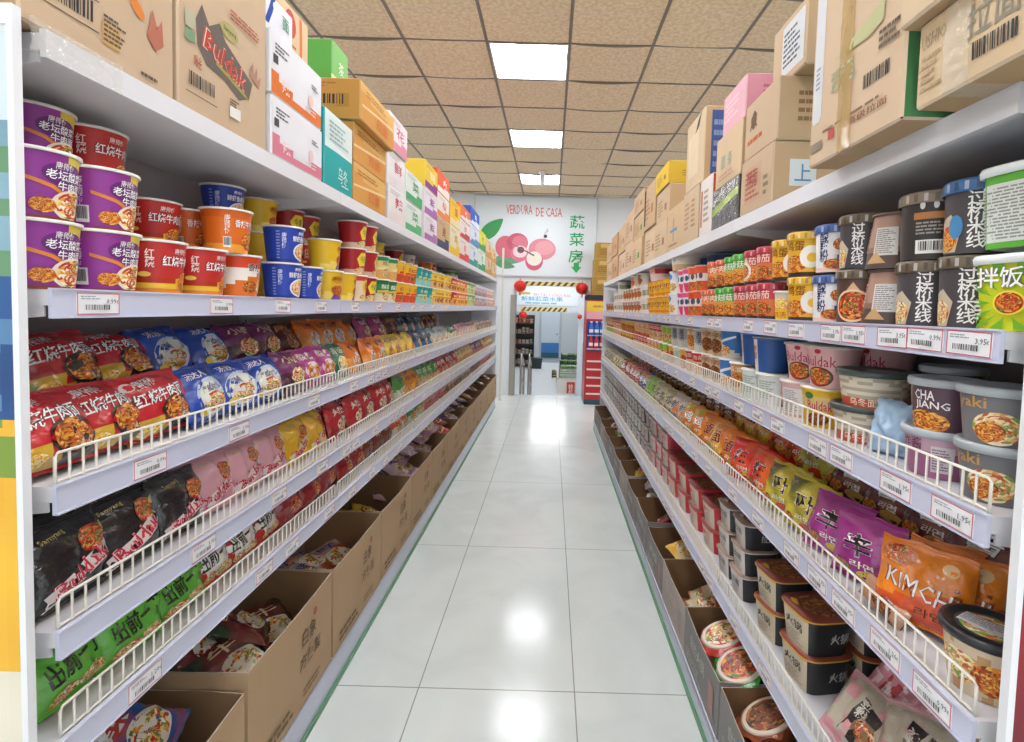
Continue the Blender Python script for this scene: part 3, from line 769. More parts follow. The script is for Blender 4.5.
def pic(look, c1, c2, txt, tc, food, w=.16, h=.175, t=.065, seed=0, rim=None, c3=None, kind='noodle_packet', outline=None, matk='film', vs=None):
    b = lambda a, b: c1 if b > h*.52 + .25*a else (c2 if b > h*.12 or not c3 else c3)
    o = {'fat':.03}
    if outline: o['o'] = outline
    return bag(kind, look, w, h, t, b, [('t',txt,-.005,h*.74,w*.62,h*.2,tc,o), ('f',w*.06,h*.34,w*.3,h*.2,food,rim)], seed=seed, nu=20, nv=16, ends=c1, matk=matk, vs=vs or (.86 if h > .17 else .95))
LB['plumprint'] = [pic('dark plum printed noodle packet','#7a2a68','#4a2038','小面','#f4d8a0','mix',seed=21)]
LB['magenta'] = [pic('magenta noodle packet','#b83a8c','#a8307c','酸辣','#ffe9f2','noodle',seed=22,rim='#e8c8d8')]
LB['green'] = [pic('dark green noodle packet','#1f7a58','#166248','香菇','#f0f4d8','egg',seed=23,rim='#e8efcf')]
LB['orange'] = [pic('bright orange noodle packet','#ee7d1c','#e89428','香辣','#7a3a1a','mix',seed=24,rim='#c8d8e4'), pic('bright orange noodle packet','#ee7d1c','#e89428','香辣','#7a3a1a','mix',seed=25,rim='#c8d8e4')]
LB['yellow'] = [pic('lemon yellow noodle packet','#ecc41c','#f2d838','鸡汤','#8a5a20','noodle',seed=26,c3='#b07838')]
LB['navy'] = [pic('navy blue noodle packet','#1c3a5c','#2a6a8c','海鲜','#c8dce8','pale',seed=27)]
LB['tealwhite'] = [pic('pale teal and white noodle packet','#9fc4c4','#d8c8c0','拌面','#b04a50','pale',seed=28)]
LB['forest'] = [pic('small forest green noodle packet','#2a7a4a','#d8d4c0','挂面','#ffffff','pale',seed=29)]
LB['brown'] = [pic('brown and cream noodle packet','#8a6a52','#c8b4a0','荞麦','#f4e8d8','dark',seed=30)]
LB['rose'] = [pic('dusty rose noodle packet','#c09098','#d8c0bc','米线','#7a3a48','pale',seed=31)]
LB['brownred'] = [pic('brown red noodle packet','#6a2a24','#4a1c18','麻辣','#e8b070','dark',seed=32)]
DKL = LB['brownred']
def stack_row(tab, items, X, Z, side, where, key, lean=.32, jit=.10, parts_to=2.6, dz=0, yoff=0, turn=0.):
    out = []
    for k, a, b, n in items:
        for i in range(n):
            y = a + (b-a)*i/max(1, n-1) + RND.uniform(-.006,.006)
            p = RND.choice(tab[k]) if len(tab[k]) > 1 else tab[k][0]
            ln = lean + RND.uniform(-.09,.09)
            out.append(place(p, (X + RND.uniform(-.008,.008), y + yoff, Z + dz + .004 + p.size[1]*.35*math.sin(ln)*.5), aim(side, RND.uniform(-jit,jit)+turn, ln, RND.uniform(-.06,.06)), where, key, parts=y < parts_to))
    return out
Z2 = SIDE['L']['surf'][2]
sl = SIDE['L']['x']
L2F = [('red',.895,1.165,3),('blue',1.315,1.60,3),('plumprint',1.74,0,1),('magenta',1.88,2.0,2),('green',2.14,0,1),('orange',2.32,2.64,3),('yellow',2.80,3.25,4),('navy',3.43,3.75,3),('tealwhite',3.92,4.25,3),('forest',4.42,4.72,3),('rose',4.92,5.9,7),('brown',6.05,7.55,10)]
stack_row(LB, L2F, sl-.055, Z2, 'L', 'leaning in the front row', 'L2f', lean=.38)
L2M = [('red',.94,1.23,3),('blue',1.40,1.56,2),('plumprint',1.72,1.88,2),('brownred',2.03,0,1),('orange',2.2,2.66,4),('magenta',2.85,3.1,2),('brownred',3.3,3.45,2),('navy',3.62,4.1,4),('brownred',4.3,4.6,3)]
def flatpile(tab, items, X, Z, side, where, key, t):
    for k, a, b, n in items:
        for i in range(n):
            y = a + (b-a)*i/max(1, n-1); p = tab[k][0]
            place(p, (X + (-.5 if side == 'L' else .5)*-p.size[1], y, Z + t/2 + .006), aim(side, 0, PI/2-.02, 0), where, key, parts=False)
flatpile(LB, L2M, sl-.265, Z2, 'L', 'lying flat behind the front row', 'L2l', .07)
stack_row(LB, L2M, sl-.20, Z2, 'L', 'raised in the back row', 'L2b', lean=.5, dz=.095)
# second packet shelf: flavoured five-packs standing on edge
def spicy(look, c0, c1, tc, to, seed, glossy='#2c2c30'):
    h, w = .16, .165
    b = lambda a, b: (c1 if noise.noise(Vector((a*14, b*9, seed))) > .32 else c0)
    d = [('t','Samyang',-.03,.137,.052,.013,'#c8b070',{'rot':6}), ('f',.036,.105,.03,.026,'red'), ('p',[(-.07,.036),(.062,.092),(.075,.07),(.05,.052),(-.058,.008)], to),
         ('t','Buldak',.004,.054,.115,.036,'#ffffff',{'o':tc,'ow':.05,'fat':.02,'rot':22}), ('t','Buldak',.004,.054,.112,.034,tc,{'fat':.03,'rot':22}), ('t','5',-.062,.016,.012,.018,'#ffffff',{'fat':.03}), ('e',.066,.118,.010,.010,'#e8d8a0')]
    return bag('noodle_multipack', look, w, h, .06, b, d, seed=seed, nu=22, nv=18, ends=c0, vs=.94)
LP = {}
LP['black'] = [spicy('black spicy noodle packet', '#17171a', '#2c2c32', '#d8324c', '#f2e4e0', 41), spicy('black spicy noodle packet', '#17171a', '#2a2a30', '#d8324c', '#f2e4e0', 42)]
LP['pink'] = [spicy('pale pink spicy noodle packet', '#e2a9b4', '#d894a4', '#cf2c48', '#f4e2e0', 43), spicy('pale pink spicy noodle packet', '#e4adb8', '#d898a6', '#cf2c48', '#f4e2e0', 44)]
LP['yellow'] = [spicy('mustard yellow spicy noodle packet', '#e6b422', '#eec84c', '#c8283a', '#f6e6b0', 45), spicy('mustard yellow spicy noodle packet', '#e8b828', '#eec84c', '#c8283a', '#f6e6b0', 46)]
LP['red'] = [pic('crimson noodle packet','#b81c28','#a8242a','火辣','#f6e0d0','mix',h=.16,kind='noodle_multipack',seed=47,rim='#e8d8d0'), pic('crimson noodle packet','#c2202c','#a8242a','火辣','#f6e0d0','mix',h=.16,kind='noodle_multipack',seed=48,rim='#e8d8d0')]
LP['greenwhite'] = [pic('light green and white noodle packet','#5aa84a','#e4e6d4','清汤','#2a7a3a','pale',h=.16,kind='noodle_multipack',seed=49)]
LP['amber'] = [pic('amber orange noodle packet','#e8922a','#ecb04a','咖喱','#7a2a18','noodle',h=.16,kind='noodle_multipack',seed=50)]
LP['leaf'] = [pic('leaf green noodle packet','#4a9a3c','#c8bc88','菠菜','#f4f4dc','mix',h=.16,kind='noodle_multipack',seed=51)]
LP['cherry'] = [pic('cherry red noodle packet','#b02a34','#d89a8a','虾味','#fbe8e0','red',h=.16,kind='noodle_multipack',seed=52)]
LP['straw'] = [pic('straw yellow noodle packet','#d8b050','#c88a40','鸡丝','#8a3a1c','noodle',h=.16,kind='noodle_multipack',seed=53)]
LP['wine'] = [pic('wine red noodle packet','#7a2232','#b8606a','番茄','#f0d0c8','red',h=.16,kind='noodle_multipack',seed=54)]
Z3 = SIDE['L']['surf'][3]
L3F = [('black',.93,1.20,3),('pink',1.345,1.63,3),('yellow',1.78,1.94,2),('red',2.12,2.80,5),('greenwhite',2.98,0,1),('amber',3.14,3.29,2),('leaf',3.45,3.9,4),('cherry',4.05,4.70,5),('straw',4.86,5.6,6),('wine',5.76,6.5,6),('straw',6.66,7.55,7)]
stack_row(LP, L3F, sl-.055, Z3, 'L', 'in the front row', 'L3f', lean=.22)
stack_row(LP, [q for q in L3F if q[1] < 4.5], sl-.125, Z3, 'L', 'in the middle row', 'L3m', lean=.2, parts_to=1.7, dz=.004)
stack_row(LP, [q for q in L3F if q[1] < 3], sl-.195, Z3, 'L', 'in the rear row', 'L3r', lean=.18, parts_to=0, dz=.006)
# lowest packet shelf
LQ = {}
def brush(look, c0, seed, white=None):
    h, w = .122, .165
    def b(a, b):
        if white and (a/.066)**2 + ((b-.06)/.042)**2 + .25*math.sin(math.atan2(b-.066, a)*11) < 1: return '#f0ece4'
        return C(c0)
    d = [('e',-.035,.112,.014,.009,'#c8283a'), ('t','日清',-.035,.112,.016,.008,'#ffffff'), ('t','出前一丁',.004,.068,.125,.044,'#1c2418',{'fat':.06,'cap':.022,'rot':6}), ('e',.066,.104,.012,.011,'#e8c83a'), ('f',.03,.024,.03,.016,'pale'), ('f',-.03,.02,.03,.014,'mix')]
    return bag('noodle_multipack', look, w, h, .06, b, d, seed=seed, nu=24, nv=18, ends=c0)
LQ['lime'] = [brush('lime green noodle packet with black brush writing', '#5cb436', 61), brush('lime green noodle packet with black brush writing', '#62ba3a', 62)]
LQ['redwhite'] = [brush('red noodle packet with white cloud panel', '#c62a2a', 63, True), brush('red noodle packet with white cloud panel', '#cc302e', 64, True)]
LQ['dark'] = [pic('dark crimson noodle packet','#8a1a22','#a02a28','牛肉','#f0c890','red',h=.135,kind='noodle_multipack',seed=65), pic('dark crimson noodle packet','#921e26','#a02a28','牛肉','#f0c890','red',h=.135,kind='noodle_multipack',seed=66)]
LQ['rust'] = [pic('rust brown noodle packet','#7a3a2c','#8a5048','排骨','#ecd0a8','dark',h=.135,kind='noodle_multipack',seed=67)]
LQ['coral'] = [pic('coral and white noodle packet','#d8502e','#ece4d8','豚骨','#f6f0e0','pale',h=.135,kind='noodle_multipack',seed=68)]
LQ['emerald'] = [pic('emerald green noodle packet','#2f9a54','#d8e0c8','麻油','#f4f6e4','pale',h=.135,kind='noodle_multipack',seed=69)]
LQ['blush'] = [pic('blush pink noodle packet','#d09aa0','#c87078','泡菜','#7a2a34','red',h=.135,kind='noodle_multipack',seed=70)]
LQ['sand'] = [pic('sand coloured noodle packet','#b8a070','#98825a','刀削','#5a3a20','dark',h=.135,kind='noodle_multipack',seed=71)]
Z4 = SIDE['L']['surf'][4]
L4F = [('lime',.935,1.205,3),('redwhite',1.34,1.60,3),('dark',1.76,2.34,5),('rust',2.49,2.77,3),('coral',2.93,3.08,2),('emerald',3.25,3.55,3),('blush',3.72,4.2,4),('sand',4.36,5.6,9),('rust',5.76,6.4,5),('blush',6.56,7.55,7)]
stack_row(LQ, L4F, sl-.06, Z4, 'L', 'in the front row', 'L4f', lean=.3)
stack_row(LQ, [q for q in L4F if q[1] < 3.7], sl-.135, Z4, 'L', 'in the rear row', 'L4r', lean=.28, parts_to=0, dz=.004)
# ------------------------------------------------------------------ right shelf: jars, cups, bowls, packets
sr = SIDE['R']['x']
RC = {}
def bridge(look, lid, pic_, extra=(), side='#c9b9a0'):
    def base(a, b): return '#4a4548' if b < .116 else '#2b2729'
    d = [('p',[(-.075,.004),(-.03,.004),(-.02,.05),(-.04,.075),(-.075,.06)], side), ('f',-.048,.03,.022,.024,pic_), ('t','过\n桥\n米\n线',.0,.062,.026,.106,'#f4f1ee',{'fat':.04}),
         ('lines',.03,.02,.062,.085,10,'#9a938f'), *extra]
    return cup('noodle_jar', look, .051, .047, .126, base, d, style='jar', lid=lid, cat='noodle jar', rim='#3a3638', vs=.9)
RC['bb'] = bridge('black noodle jar with gold lid', '#6a5c48', 'pale', [('r',.03,.012,.066,.05,'#3a3638'),('bar',.048,.03,.034,.03),('r',.03,.07,.066,.082,'#b07848')])
RC['bl'] = bridge('black noodle jar with blue lid', '#3f6a9c', 'noodle', [('e',-.03,.05,.012,.022,'#4a8ab8'),('r',.03,.03,.064,.1,'#b9b5b0'),('lines',.032,.032,.062,.098,12,'#6a6664')])
RC['bk'] = cup('noodle_jar','black noodle jar showing its barcode side', .054,.05,.128, lambda a, b: '#35312f', [('r',-.03,.012,.03,.04,'#e8e4de'),('bar',0,.026,.056,.026),('r',-.034,.082,.034,.096,'#b5773f'),('lines',-.03,.05,.03,.078,4,'#9c948c'),('e',-.02,.11,.004,.008,'#d8d4d0'),('e',.0,.11,.004,.008,'#d8d4d0'),('e',.02,.11,.004,.008,'#d8d4d0'),('f',.075,.05,.03,.03,'pale')], style='jar', lid='#8a7a68', cat='noodle jar', rim='#3a3638', vs=.9)
RC['inv'] = cup('noodle_jar','rosy brown noodle jar standing upside down', .040,.053,.126, lambda a, b: '#54423c' if b < .035 else ('#8f6a58' if b < .05 else '#b08a78'), [('r',-.016,.03,.028,.095,'#d9d4d0'),('lines',-.013,.034,.025,.092,12,'#8a8480'),('t','红\n油',-.05,.07,.022,.06,'#f0e2d4',{'fat':.03}),('p',[(-.03,.012),(-.01,.04),(.01,.012)],'#c8a070')], style='paper', lid='#a89080', cat='noodle jar', rim='#6a564c', vs=.9)
RC['pic'] = cup('noodle_jar','dark brown noodle jar with round red picture', .051,.047,.126, lambda a, b: '#5a4038' if abs(a) < .05 else '#3c302c', [('p',[(-.03,.06),(.0,.105),(.03,.06)],'#d8b08a'),('f',.0,.045,.036,.036,'red','#e8c8a0'),('t','过\n桥',.062,.075,.022,.06,'#f0ece8',{'fat':.04})], style='jar', lid='#6a5c48', cat='noodle jar', rim='#3a3638', vs=.9)
RC['wb'] = cup('noodle_jar','white noodle jar with blue lid', .051,.047,.12, lambda a, b: '#ece9ea' if b > .03+.02*math.sin(a*40) else '#e9c9b8', [('t','酸\n辣\n粉',-.012,.07,.024,.086,'#2a3a6a',{'fat':.04}),('f',.026,.075,.016,.016,'noodle'),('f',.018,.022,.03,.014,'red'),('r',.02,.034,.05,.046,'#3a5a9c')], style='jar', lid='#4a66a4', cat='noodle jar', vs=.9)
def col_jar(look, top, mid, txt, tc, food, lid, extra=(), rt=.05, rb=.047, h=.118):
    return cup('noodle_jar', look, rt, rb, h, lambda a, b: '#3a2a24' if b < .009 else (mid if b < h*.56 else top), [('f',.0,h*.3,.036,.026,food),('t',txt,.0,h*.74,.058,.03,tc,{'fat':.04}),('f',-.062,h*.3,.022,.022,food), *extra], style='jar', lid=lid, cat='noodle jar', vs=.9)
RC['ye'] = col_jar('golden yellow egg noodle jar', '#e8b62c','#e9b030','鸡蛋','#8a4a18','noodle','#e6b638', [('e',.045,.058,.028,.034,'#f4efe2'),('e',.048,.056,.013,.014,'#f2c23a'),('r',.07,.03,.1,.1,'#e9e2cc')], rt=.056, rb=.052, h=.124)
RC['re'] = col_jar('rose red noodle jar', '#c8404a','#d8783c','番茄','#f6dfd0','red','#c43a4c')
RC['re2'] = col_jar('rose red noodle jar with white swirl', '#c43c48','#dc8448','番茄','#f6dfd0','noodle','#c43a4c',[('e',-.02,.05,.034,.036,'#f2e6dc'),('f',-.02,.05,.024,.026,'red')])
RC['gr'] = col_jar('spring green lidded noodle jar', '#5aa83c','#d8a04a','香菇','#f2f6e0','noodle','#58b244')
RC['or'] = col_jar('salmon orange noodle jar', '#e0704a','#e89a50','牛肉','#fbe8d0','red','#e2744e', rt=.047, rb=.044)
RC['promo'] = cup('noodle_cup','small yellow and red noodle cup', .042,.036,.085, lambda a, b: '#f0c828' if b < .03 else ('#e9a08a' if b < .06 else '#d8d0c8'), [('f',.0,.05,.026,.016,'egg'),('t','鸡汤',0,.016,.044,.018,'#b8402a')])
RC['rw'] = cup('noodle_cup','vermilion and white noodle cup', .05,.042,.115, lambda a, b: '#e0582e' if b > .085 or b < .05 else '#e6dcd4', [('e',-.014,.07,.010,.014,'#46586a'),('e',.016,.07,.010,.014,'#46586a'),('f',.0,.026,.03,.02,'red')], rim='#ef8a70')
RC['pk'] = cup('noodle_cup','hot pink and white noodle cup', .05,.042,.115, lambda a, b: '#e25a8c' if b > .092 else ('#e6dee2' if b > .05 else '#d8406e'), [('e',-.014,.07,.010,.014,'#3a5a72'),('e',.016,.07,.010,.014,'#3a5a72'),('p',[(-.03,0),(-.01,.05),(.01,0)],'#f0d0dc')], rim='#f090b4')
RC['wbl'] = cup('noodle_cup','white noodle cup with bright blue badge', .055,.047,.118, lambda a, b: '#e9e4e0' if b < .07 else '#dde4ea', [('e',-.02,.09,.026,.018,'#2a86c8'),('f',.0,.035,.034,.024,'pale')])
RC['yr'] = cup('noodle_cup','wide yellow noodle bowl with red script', .078,.062,.105, lambda a, b: '#eebc20' if abs(a) < .07 else '#d8402e', [('t','辛辣',.0,.062,.07,.036,'#b02a22',{'o':'#ffe9a0','fat':.04}),('r',-.05,.012,.05,.026,'#e8862a')], rim='#d83a2c')
RC['pw'] = cup('noodle_cup','cream noodle bowl with rosy print', .072,.058,.10, lambda a, b: '#e9ddd2' if abs(math.sin(a*34)) > .2 else '#d8a890', [('f',.0,.045,.034,.026,'red'),('t','拉面',.0,.082,.05,.018,'#8a4a4a')], rim='#efe9e2')
RC['rwb'] = cup('noodle_cup','red, green and white banded noodle bowl', .07,.056,.10, lambda a, b: ('#c4564e' if a < 0 else '#8fa878') if .03 < b < .075 else '#e9e0da', [('t','面',.0,.052,.03,.036,'#f6ece4')], rim='#efe9e2')
RC['bucket'] = cup('noodle_bucket','large white noodle bucket', .095,.08,.11, lambda a, b: '#e6dfd2' if b > .03 else '#d8b48c', [('t','中',.0,.06,.03,.04,'#5a6a7a')], rim='#f2efe9', cat='noodle bucket')
RC['rbucket'] = cup('noodle_bucket','wide red noodle bucket', .09,.075,.085, lambda a, b: '#b82a34' if b > .05 else '#e4cdc0', [('t','泡菜',.0,.065,.07,.03,'#f4dcd0')], rim='#d84a50', cat='noodle bucket')
RC['bbucket'] = cup('noodle_bucket','navy blue noodle bucket', .085,.072,.10, lambda a, b: '#2c4a80', [('t','海鲜',.0,.055,.06,.03,'#c8d4e8')], rim='#4a6aa0', cat='noodle bucket')
# square rice-mix tubs
def gtub(a, b):
    t = math.atan2(b-.05, a)
    if abs(a) < .055:
        return '#cdd42c'
    return '#62a83a'
RC['tub'] = cup('rice_tub','lime green square tub with white lid', .050,.045,.115, gtub, [('p',[(max(-.045,min(.045,.008+.024*math.cos(k*.4488))),.045+.024*math.sin(k*.4488)),(max(-.045,min(.045,.008+.075*math.cos(k*.4488-.12))),max(.003,min(.112,.045+.075*math.sin(k*.4488-.12)))),(max(-.045,min(.045,.008+.075*math.cos(k*.4488+.12))),max(.003,min(.112,.045+.075*math.sin(k*.4488+.12))))],'#74b52e') for k in range(14)] + [('t','拌饭',-.004,.086,.056,.034,'#f6f4f0',{'o':'#6a6a64','ow':.06,'fat':.05}),('f',.008,.045,.017,.017,'red','#f0e048'),('lines',-.05,.016,-.025,.05,5,'#e6ead8')], style='dome', sq=5, lid='#e9eeee', cat='rice tub', nu=60, vs=.93)
RC['tub2'] = cup('rice_tub','tall green square tub with white label and lid', .051,.046,.125, lambda a, b: '#5fb03c', [('r',-.042,.01,.044,.105,'#d9dcd6'),('lines',-.038,.014,.04,.1,16,'#8a908a')], style='dome', sq=5, lid='#e6ecec', cat='rice tub', nu=60, vs=.93)
Zr1 = SIDE['R']['surf'][1]
XR = sr + .064
F1 = [('tub',.785),('bb',.89),('bb',.997),('inv',1.106),('pic',1.212),('wb',1.32),('ye',1.455),('promo',1.57),('re',1.675),('re',1.785),('re',1.90),('gr',2.01),('gr',2.115),('or',2.22),('or',2.325),('rw',2.44),('rw',2.55),('pk',2.66),('pk',2.77),('wbl',2.93)]
F1 += [('yr', 3.10+.162*i) for i in range(4)] + [('rwb',3.76),('rwb',3.91)] + [('pw', 4.07+.152*i) for i in range(6)] + [('rwb', 4.99+.15*i) for i in range(5)] + [('pw', 5.74+.152*i) for i in range(5)]
F2 = [('tub2',.785),('bl',.882),('bk',.992),('inv',1.104),('bb',1.207),('wb',1.315),('ye',1.455),('ye',1.578),('re',1.695),('re2',1.81),('gr',1.925),('gr',2.03),('or',2.135),('or',2.235),('rw',2.44),('rw',2.55),('pk',2.66),('pk',2.77),('wbl',2.93)]
F2 += [('yr', 3.10+.162*i) for i in range(4)] + [('rwb',3.76),('rwb',3.91)] + [('pw', 4.07+.152*i) for i in range(6)] + [('rwb', 4.99+.15*i) for i in range(5)]
F3 = [('bucket',2.86),('rbucket',3.50),('pw',4.07),('pw',4.4),('rwb',5.3)]
tops = {}
for t, (row, nm) in enumerate(((F1,'in the bottom tier'),(F2,'in the second tier'),(F3,'on the third tier'))):
    for k, y in row:
        p = RC[k]; below = max([h for (yy, h, r) in tops.get(t-1, []) if abs(yy-y) < r + p.size[0]/2 - .004] or [0])
        if t == 2 and not below: below = .236
        turn = .75 if y < 1.4 else .35
        if k.startswith('tub'): turn = .22
        if k == 'inv': turn = .6
        if k == 'bk': turn = .9
        z = Zr1 + .0006 + below + (.0012 if t else 0)
        x = XR + (.02 if p.size[0] > .13 else 0) + RND.uniform(-.004, .004)
        place(p, (x, y, z), (0,0,-PI/2 + turn*RND.uniform(.8, 1.15)), f'{nm}, front row', ('R1f', t), parts=y < 3)
        tops.setdefault(t, []).append((y, below + p.size[2], p.size[0]/2))
for k, y, n in [('bl',.9,2),('bb',1.06,2),('wb',1.33,2),('ye',1.46,2),('re',1.7,2),('gr',1.97,2),('or',2.2,2),('bbucket',2.63,2),('bbucket',2.83,2),('rwb',3.2,2),('yr',3.4,2)]:
    for t in range(n + (1 if k == 'bbucket' else 0)):
        place(RC[k], (XR + .125 + (.02 if k in ('bbucket','rwb','yr') else 0), y, Zr1 + .0006 + t*(RC[k].size[2]+.001)), (0,0,-PI/2 + RND.uniform(0,.5)), ('in the bottom tier','in the second tier','on top')[t] + ', back row', ('R1b', t), parts=False)
# ---- second right shelf: pots and bowls
R2 = {}
def noodlepic(a0, b0, ra, rb): return [('f',a0,b0,ra,rb,'pale'), ('f',a0-.01,b0-.006,ra*.6,rb*.6,'noodle')]
R2['yaki'] = cup('noodle_pot','grey noodle pot with golden script', .056,.047,.086, lambda a, b: '#77767a', [('t','yaki',-.026,.066,.048,.024,'#d0a060',{'fat':.04}), *noodlepic(.012,.03,.034,.026)], style='dome', lid='#aeb6ba', cat='noodle pot')
R2['cha'] = cup('noodle_pot','plum noodle pot with white capital letters', .055,.046,.088, lambda a, b: '#5c4450' if abs(a) < .07 else '#8a7078', [('t','CHA',-.014,.066,.036,.018,'#f4f0f0',{'fat':.06}),('t','JIANG',-.002,.047,.056,.018,'#f4f0f0',{'fat':.06}),('f',-.012,.018,.04,.02,'noodle'),('p',[(-.058,.02),(-.045,.08),(-.04,.08),(-.05,.02)],'#c89a70')], style='dome', lid='#aeb4b8', cat='noodle pot')
R2['lilac'] = cup('noodle_pot','lilac noodle tub with clear lid', .062,.052,.08, lambda a, b: '#c8a4b4' if b > .05 else '#a4688c', [('r',.0,.012,.034,.06,'#d9d0d6'),('lines',.002,.016,.03,.056,8,'#8a6a80'),('t','炸酱',-.034,.06,.04,.022,'#7a3a60')], style='dome', lid='#b4bcc4', cat='noodle pot')
def strands(a, b): return '#ddd3bf' if math.sin(b*420 + 3*noise.noise(Vector((a*40, b*20, 1)))) > -.2 else '#b8ab94'
R2['udon'] = cup('noodle_bowl','clear bowl of thick white noodles with black lid', .075,.062,.078, lambda a, b: '#c8573a' if b < .026 else strands(a, b), [('t','乌冬面',.0,.015,.06,.018,'#f6e4d0')], style='dome', lid='#4a5450', cat='noodle bowl')
R2['pinkcup'] = cup('noodle_cup','blush pink bowl cup with soup picture', .066,.05,.105, lambda a, b: '#e0b0ae', [('t','Buldak',.0,.07,.086,.028,'#b8405c',{'fat':.03,'o':'#f4dcd8'}),('f',.0,.03,.032,.022,'red','#5a3028'),('e',.0,.095,.008,.006,'#b03048')], rim='#ecc8c4')
R2['creamcup'] = cup('noodle_cup','pale pink cup with white facts panel', .062,.05,.10, lambda a, b: '#deb4b4' , [('r',-.03,.008,.03,.082,'#e4e2e2'),('lines',-.026,.012,.026,.078,13,'#a49a9c'),('t','면',-.062,.06,.024,.03,'#b0405c')], rim='#eed8d4')
R2['yellowcup'] = cup('noodle_cup','mustard cup with pink script', .062,.05,.10, lambda a, b: '#e2b42c' if b > .078 or b < .055 else '#d8c07a', [('e',-.02,.082,.012,.009,'#4a7a3a'),('t','Buldak',.006,.058,.062,.026,'#c03050',{'fat':.03,'o':'#f4e4c0'}),('f',.0,.022,.03,.016,'dark')], rim='#f0d050')
R2['wg'] = cup('noodle_cup','white cup with green edge panel', .06,.05,.098, lambda a, b: '#dfe4e0' if abs(a) < .05 else '#4a7a5a', [('lines',-.03,.02,.03,.08,8,'#9ab0a0'),('r',-.05,.0,-.046,.098,'#5a9a68')])
R2['bluecup'] = cup('noodle_cup','deep blue noodle cup', .06,.048,.11, lambda a, b: '#2f5a9c', [('r',-.05,0,-.018,.11,'#e4dcd8'),('t','海\n鲜',-.034,.062,.022,.05,'#a83a3a',{'fat':.03})], rim='#4a70b0')
R2['sky'] = cup('noodle_cup','sky blue cup with white swoosh', .06,.048,.11, lambda a, b: '#3a7ac0' if b > .045 - .4*a else '#d8d2c0', [('p',[(-.05,.06),(.05,.09),(.05,.082),(-.04,.05)],'#e8eef4'),('f',.0,.03,.03,.02,'mix')], rim='#e8eef4')
R2['tan'] = cup('noodle_cup','tan noodle cup with brown print', .058,.047,.108, lambda a, b: '#d8bc94' if abs(math.sin(a*50)) > .3 else '#c49a70', [('f',.0,.04,.034,.03,'dark'),('t','牛肉',.0,.085,.05,.022,'#7a4028')])
R2['bronze'] = cup('noodle_cup','bronze and cream noodle cup', .058,.047,.108, lambda a, b: '#c8904a' if b > .05 else '#e2ceaa', [('f',.0,.045,.032,.026,'noodle'),('t','酱油',.0,.086,.05,.02,'#f4e8d0')])
R2['grey'] = cup('noodle_cup','grey and white noodle cup', .06,.05,.108, lambda a, b: '#aeb2b4' if b > .04 else '#dcd8d2', [('t','黑\n汤',.0,.065,.03,.06,'#3a4450',{'fat':.03})])
R2['redlid'] = cup('noodle_cup','cream cup with red top band', .06,.05,.1, lambda a, b: '#c8303a' if b > .06 else '#e2c89c', [('f',.0,.03,.034,.022,'mix'),('t','泡菜',.0,.08,.056,.02,'#f6e4d4')], rim='#d85a50')
R2['limecup'] = cup('noodle_cup','lime and red noodle cup', .058,.047,.1, lambda a, b: '#9ac43a' if a < .02 else '#c8404a', [('f',.0,.04,.03,.024,'mix')])
R2['honey'] = cup('noodle_cup','honey yellow noodle cup', .058,.047,.1, lambda a, b: '#e0b848' if b > .03 else '#c06a3a', [('f',.0,.045,.03,.024,'red')])
R2['peach'] = cup('noodle_cup','peach and red noodle cup', .058,.047,.1, lambda a, b: '#e49a70' if b > .05 else '#d8583a', [('f',.0,.045,.03,.024,'pale'),('t','虾',.0,.08,.02,.024,'#fff0e0')])
Zr2 = SIDE['R']['surf'][2]
G1 = [('yaki',.825),('lilac',.955),('udon',1.205),('yellowcup',1.355),('creamcup',1.485),('wg',1.66),('wg',1.785),('bronze',1.91),('sky',2.04),('tan',2.17),('tan',2.295),('redlid',2.43),('redlid',2.555),('honey',2.68),('wg',2.81),('honey',2.94),('limecup',3.07),('limecup',3.2)]
G1 += [('peach',3.33+.125*i) for i in range(3)] + [('redlid',3.72+.127*i) for i in range(5)] + [('honey',4.36+.125*i) for i in range(6)] + [('peach',5.12+.125*i) for i in range(5)] + [('limecup',5.76+.125*i) for i in range(5)]
G2 = [('yaki',.822),('cha',.942),('udon',1.185),('pinkcup',1.34),('pinkcup',1.475),('bluecup',1.70),('bluecup',1.83),('sky',2.05),('tan',2.18),('tan',2.305),('grey',2.44),('bronze',2.57),('grey',2.76),('grey',2.89),('limecup',3.02),('limecup',3.145)]
G2 += [('redlid',3.30+.127*i) for i in range(3)] + [('peach',3.70+.125*i) for i in range(5)] + [('honey',4.36+.125*i) for i in range(6)] + [('redlid',5.13+.127*i) for i in range(5)] + [('peach',5.78+.125*i) for i in range(5)]
tops = {}
for t, (row, nm) in enumerate(((G1,'in the bottom tier'),(G2,'in the upper tier'))):
    for k, y in row:
        p = R2[k]; below = max([h for (yy, h, r) in tops.get(t-1, []) if abs(yy-y) < r + p.size[0]/2 - .01] or [0])
        x = sr + .012 + p.size[0]/2 + RND.uniform(-.003, .004)
        place(p, (x, y, Zr2 + .0006 + below + (.001 if t else 0)), (0,0,-PI/2 + RND.uniform(.25,.7)), f'{nm}, front row', ('R2f', t), parts=y < 3)
        tops.setdefault(t, []).append((y, below + p.size[2], p.size[0]/2))
for k, y in [('udon',.93),('cha',1.1),('pinkcup',1.32),('pinkcup',1.46),('tan',1.6),('bluecup',1.76),('bluecup',1.95),('grey',2.2),('bronze',2.4),('honey',2.7),('peach',3.0),('redlid',3.3)]:
    for t in range(2): place(R2[k], (sr + .205, y, Zr2 + .0006 + t*(R2[k].size[2]+.001)), (0,0,-PI/2 + RND.uniform(.1,.6)), ('in the bottom tier','in the upper tier')[t] + ', back row', ('R2b', t), parts=False)
bag_m = mat('thin_blue_plastic', '#a9c8e2', rough=.25, spec=.6, bump=.6, bscale=30)
mb = MB()
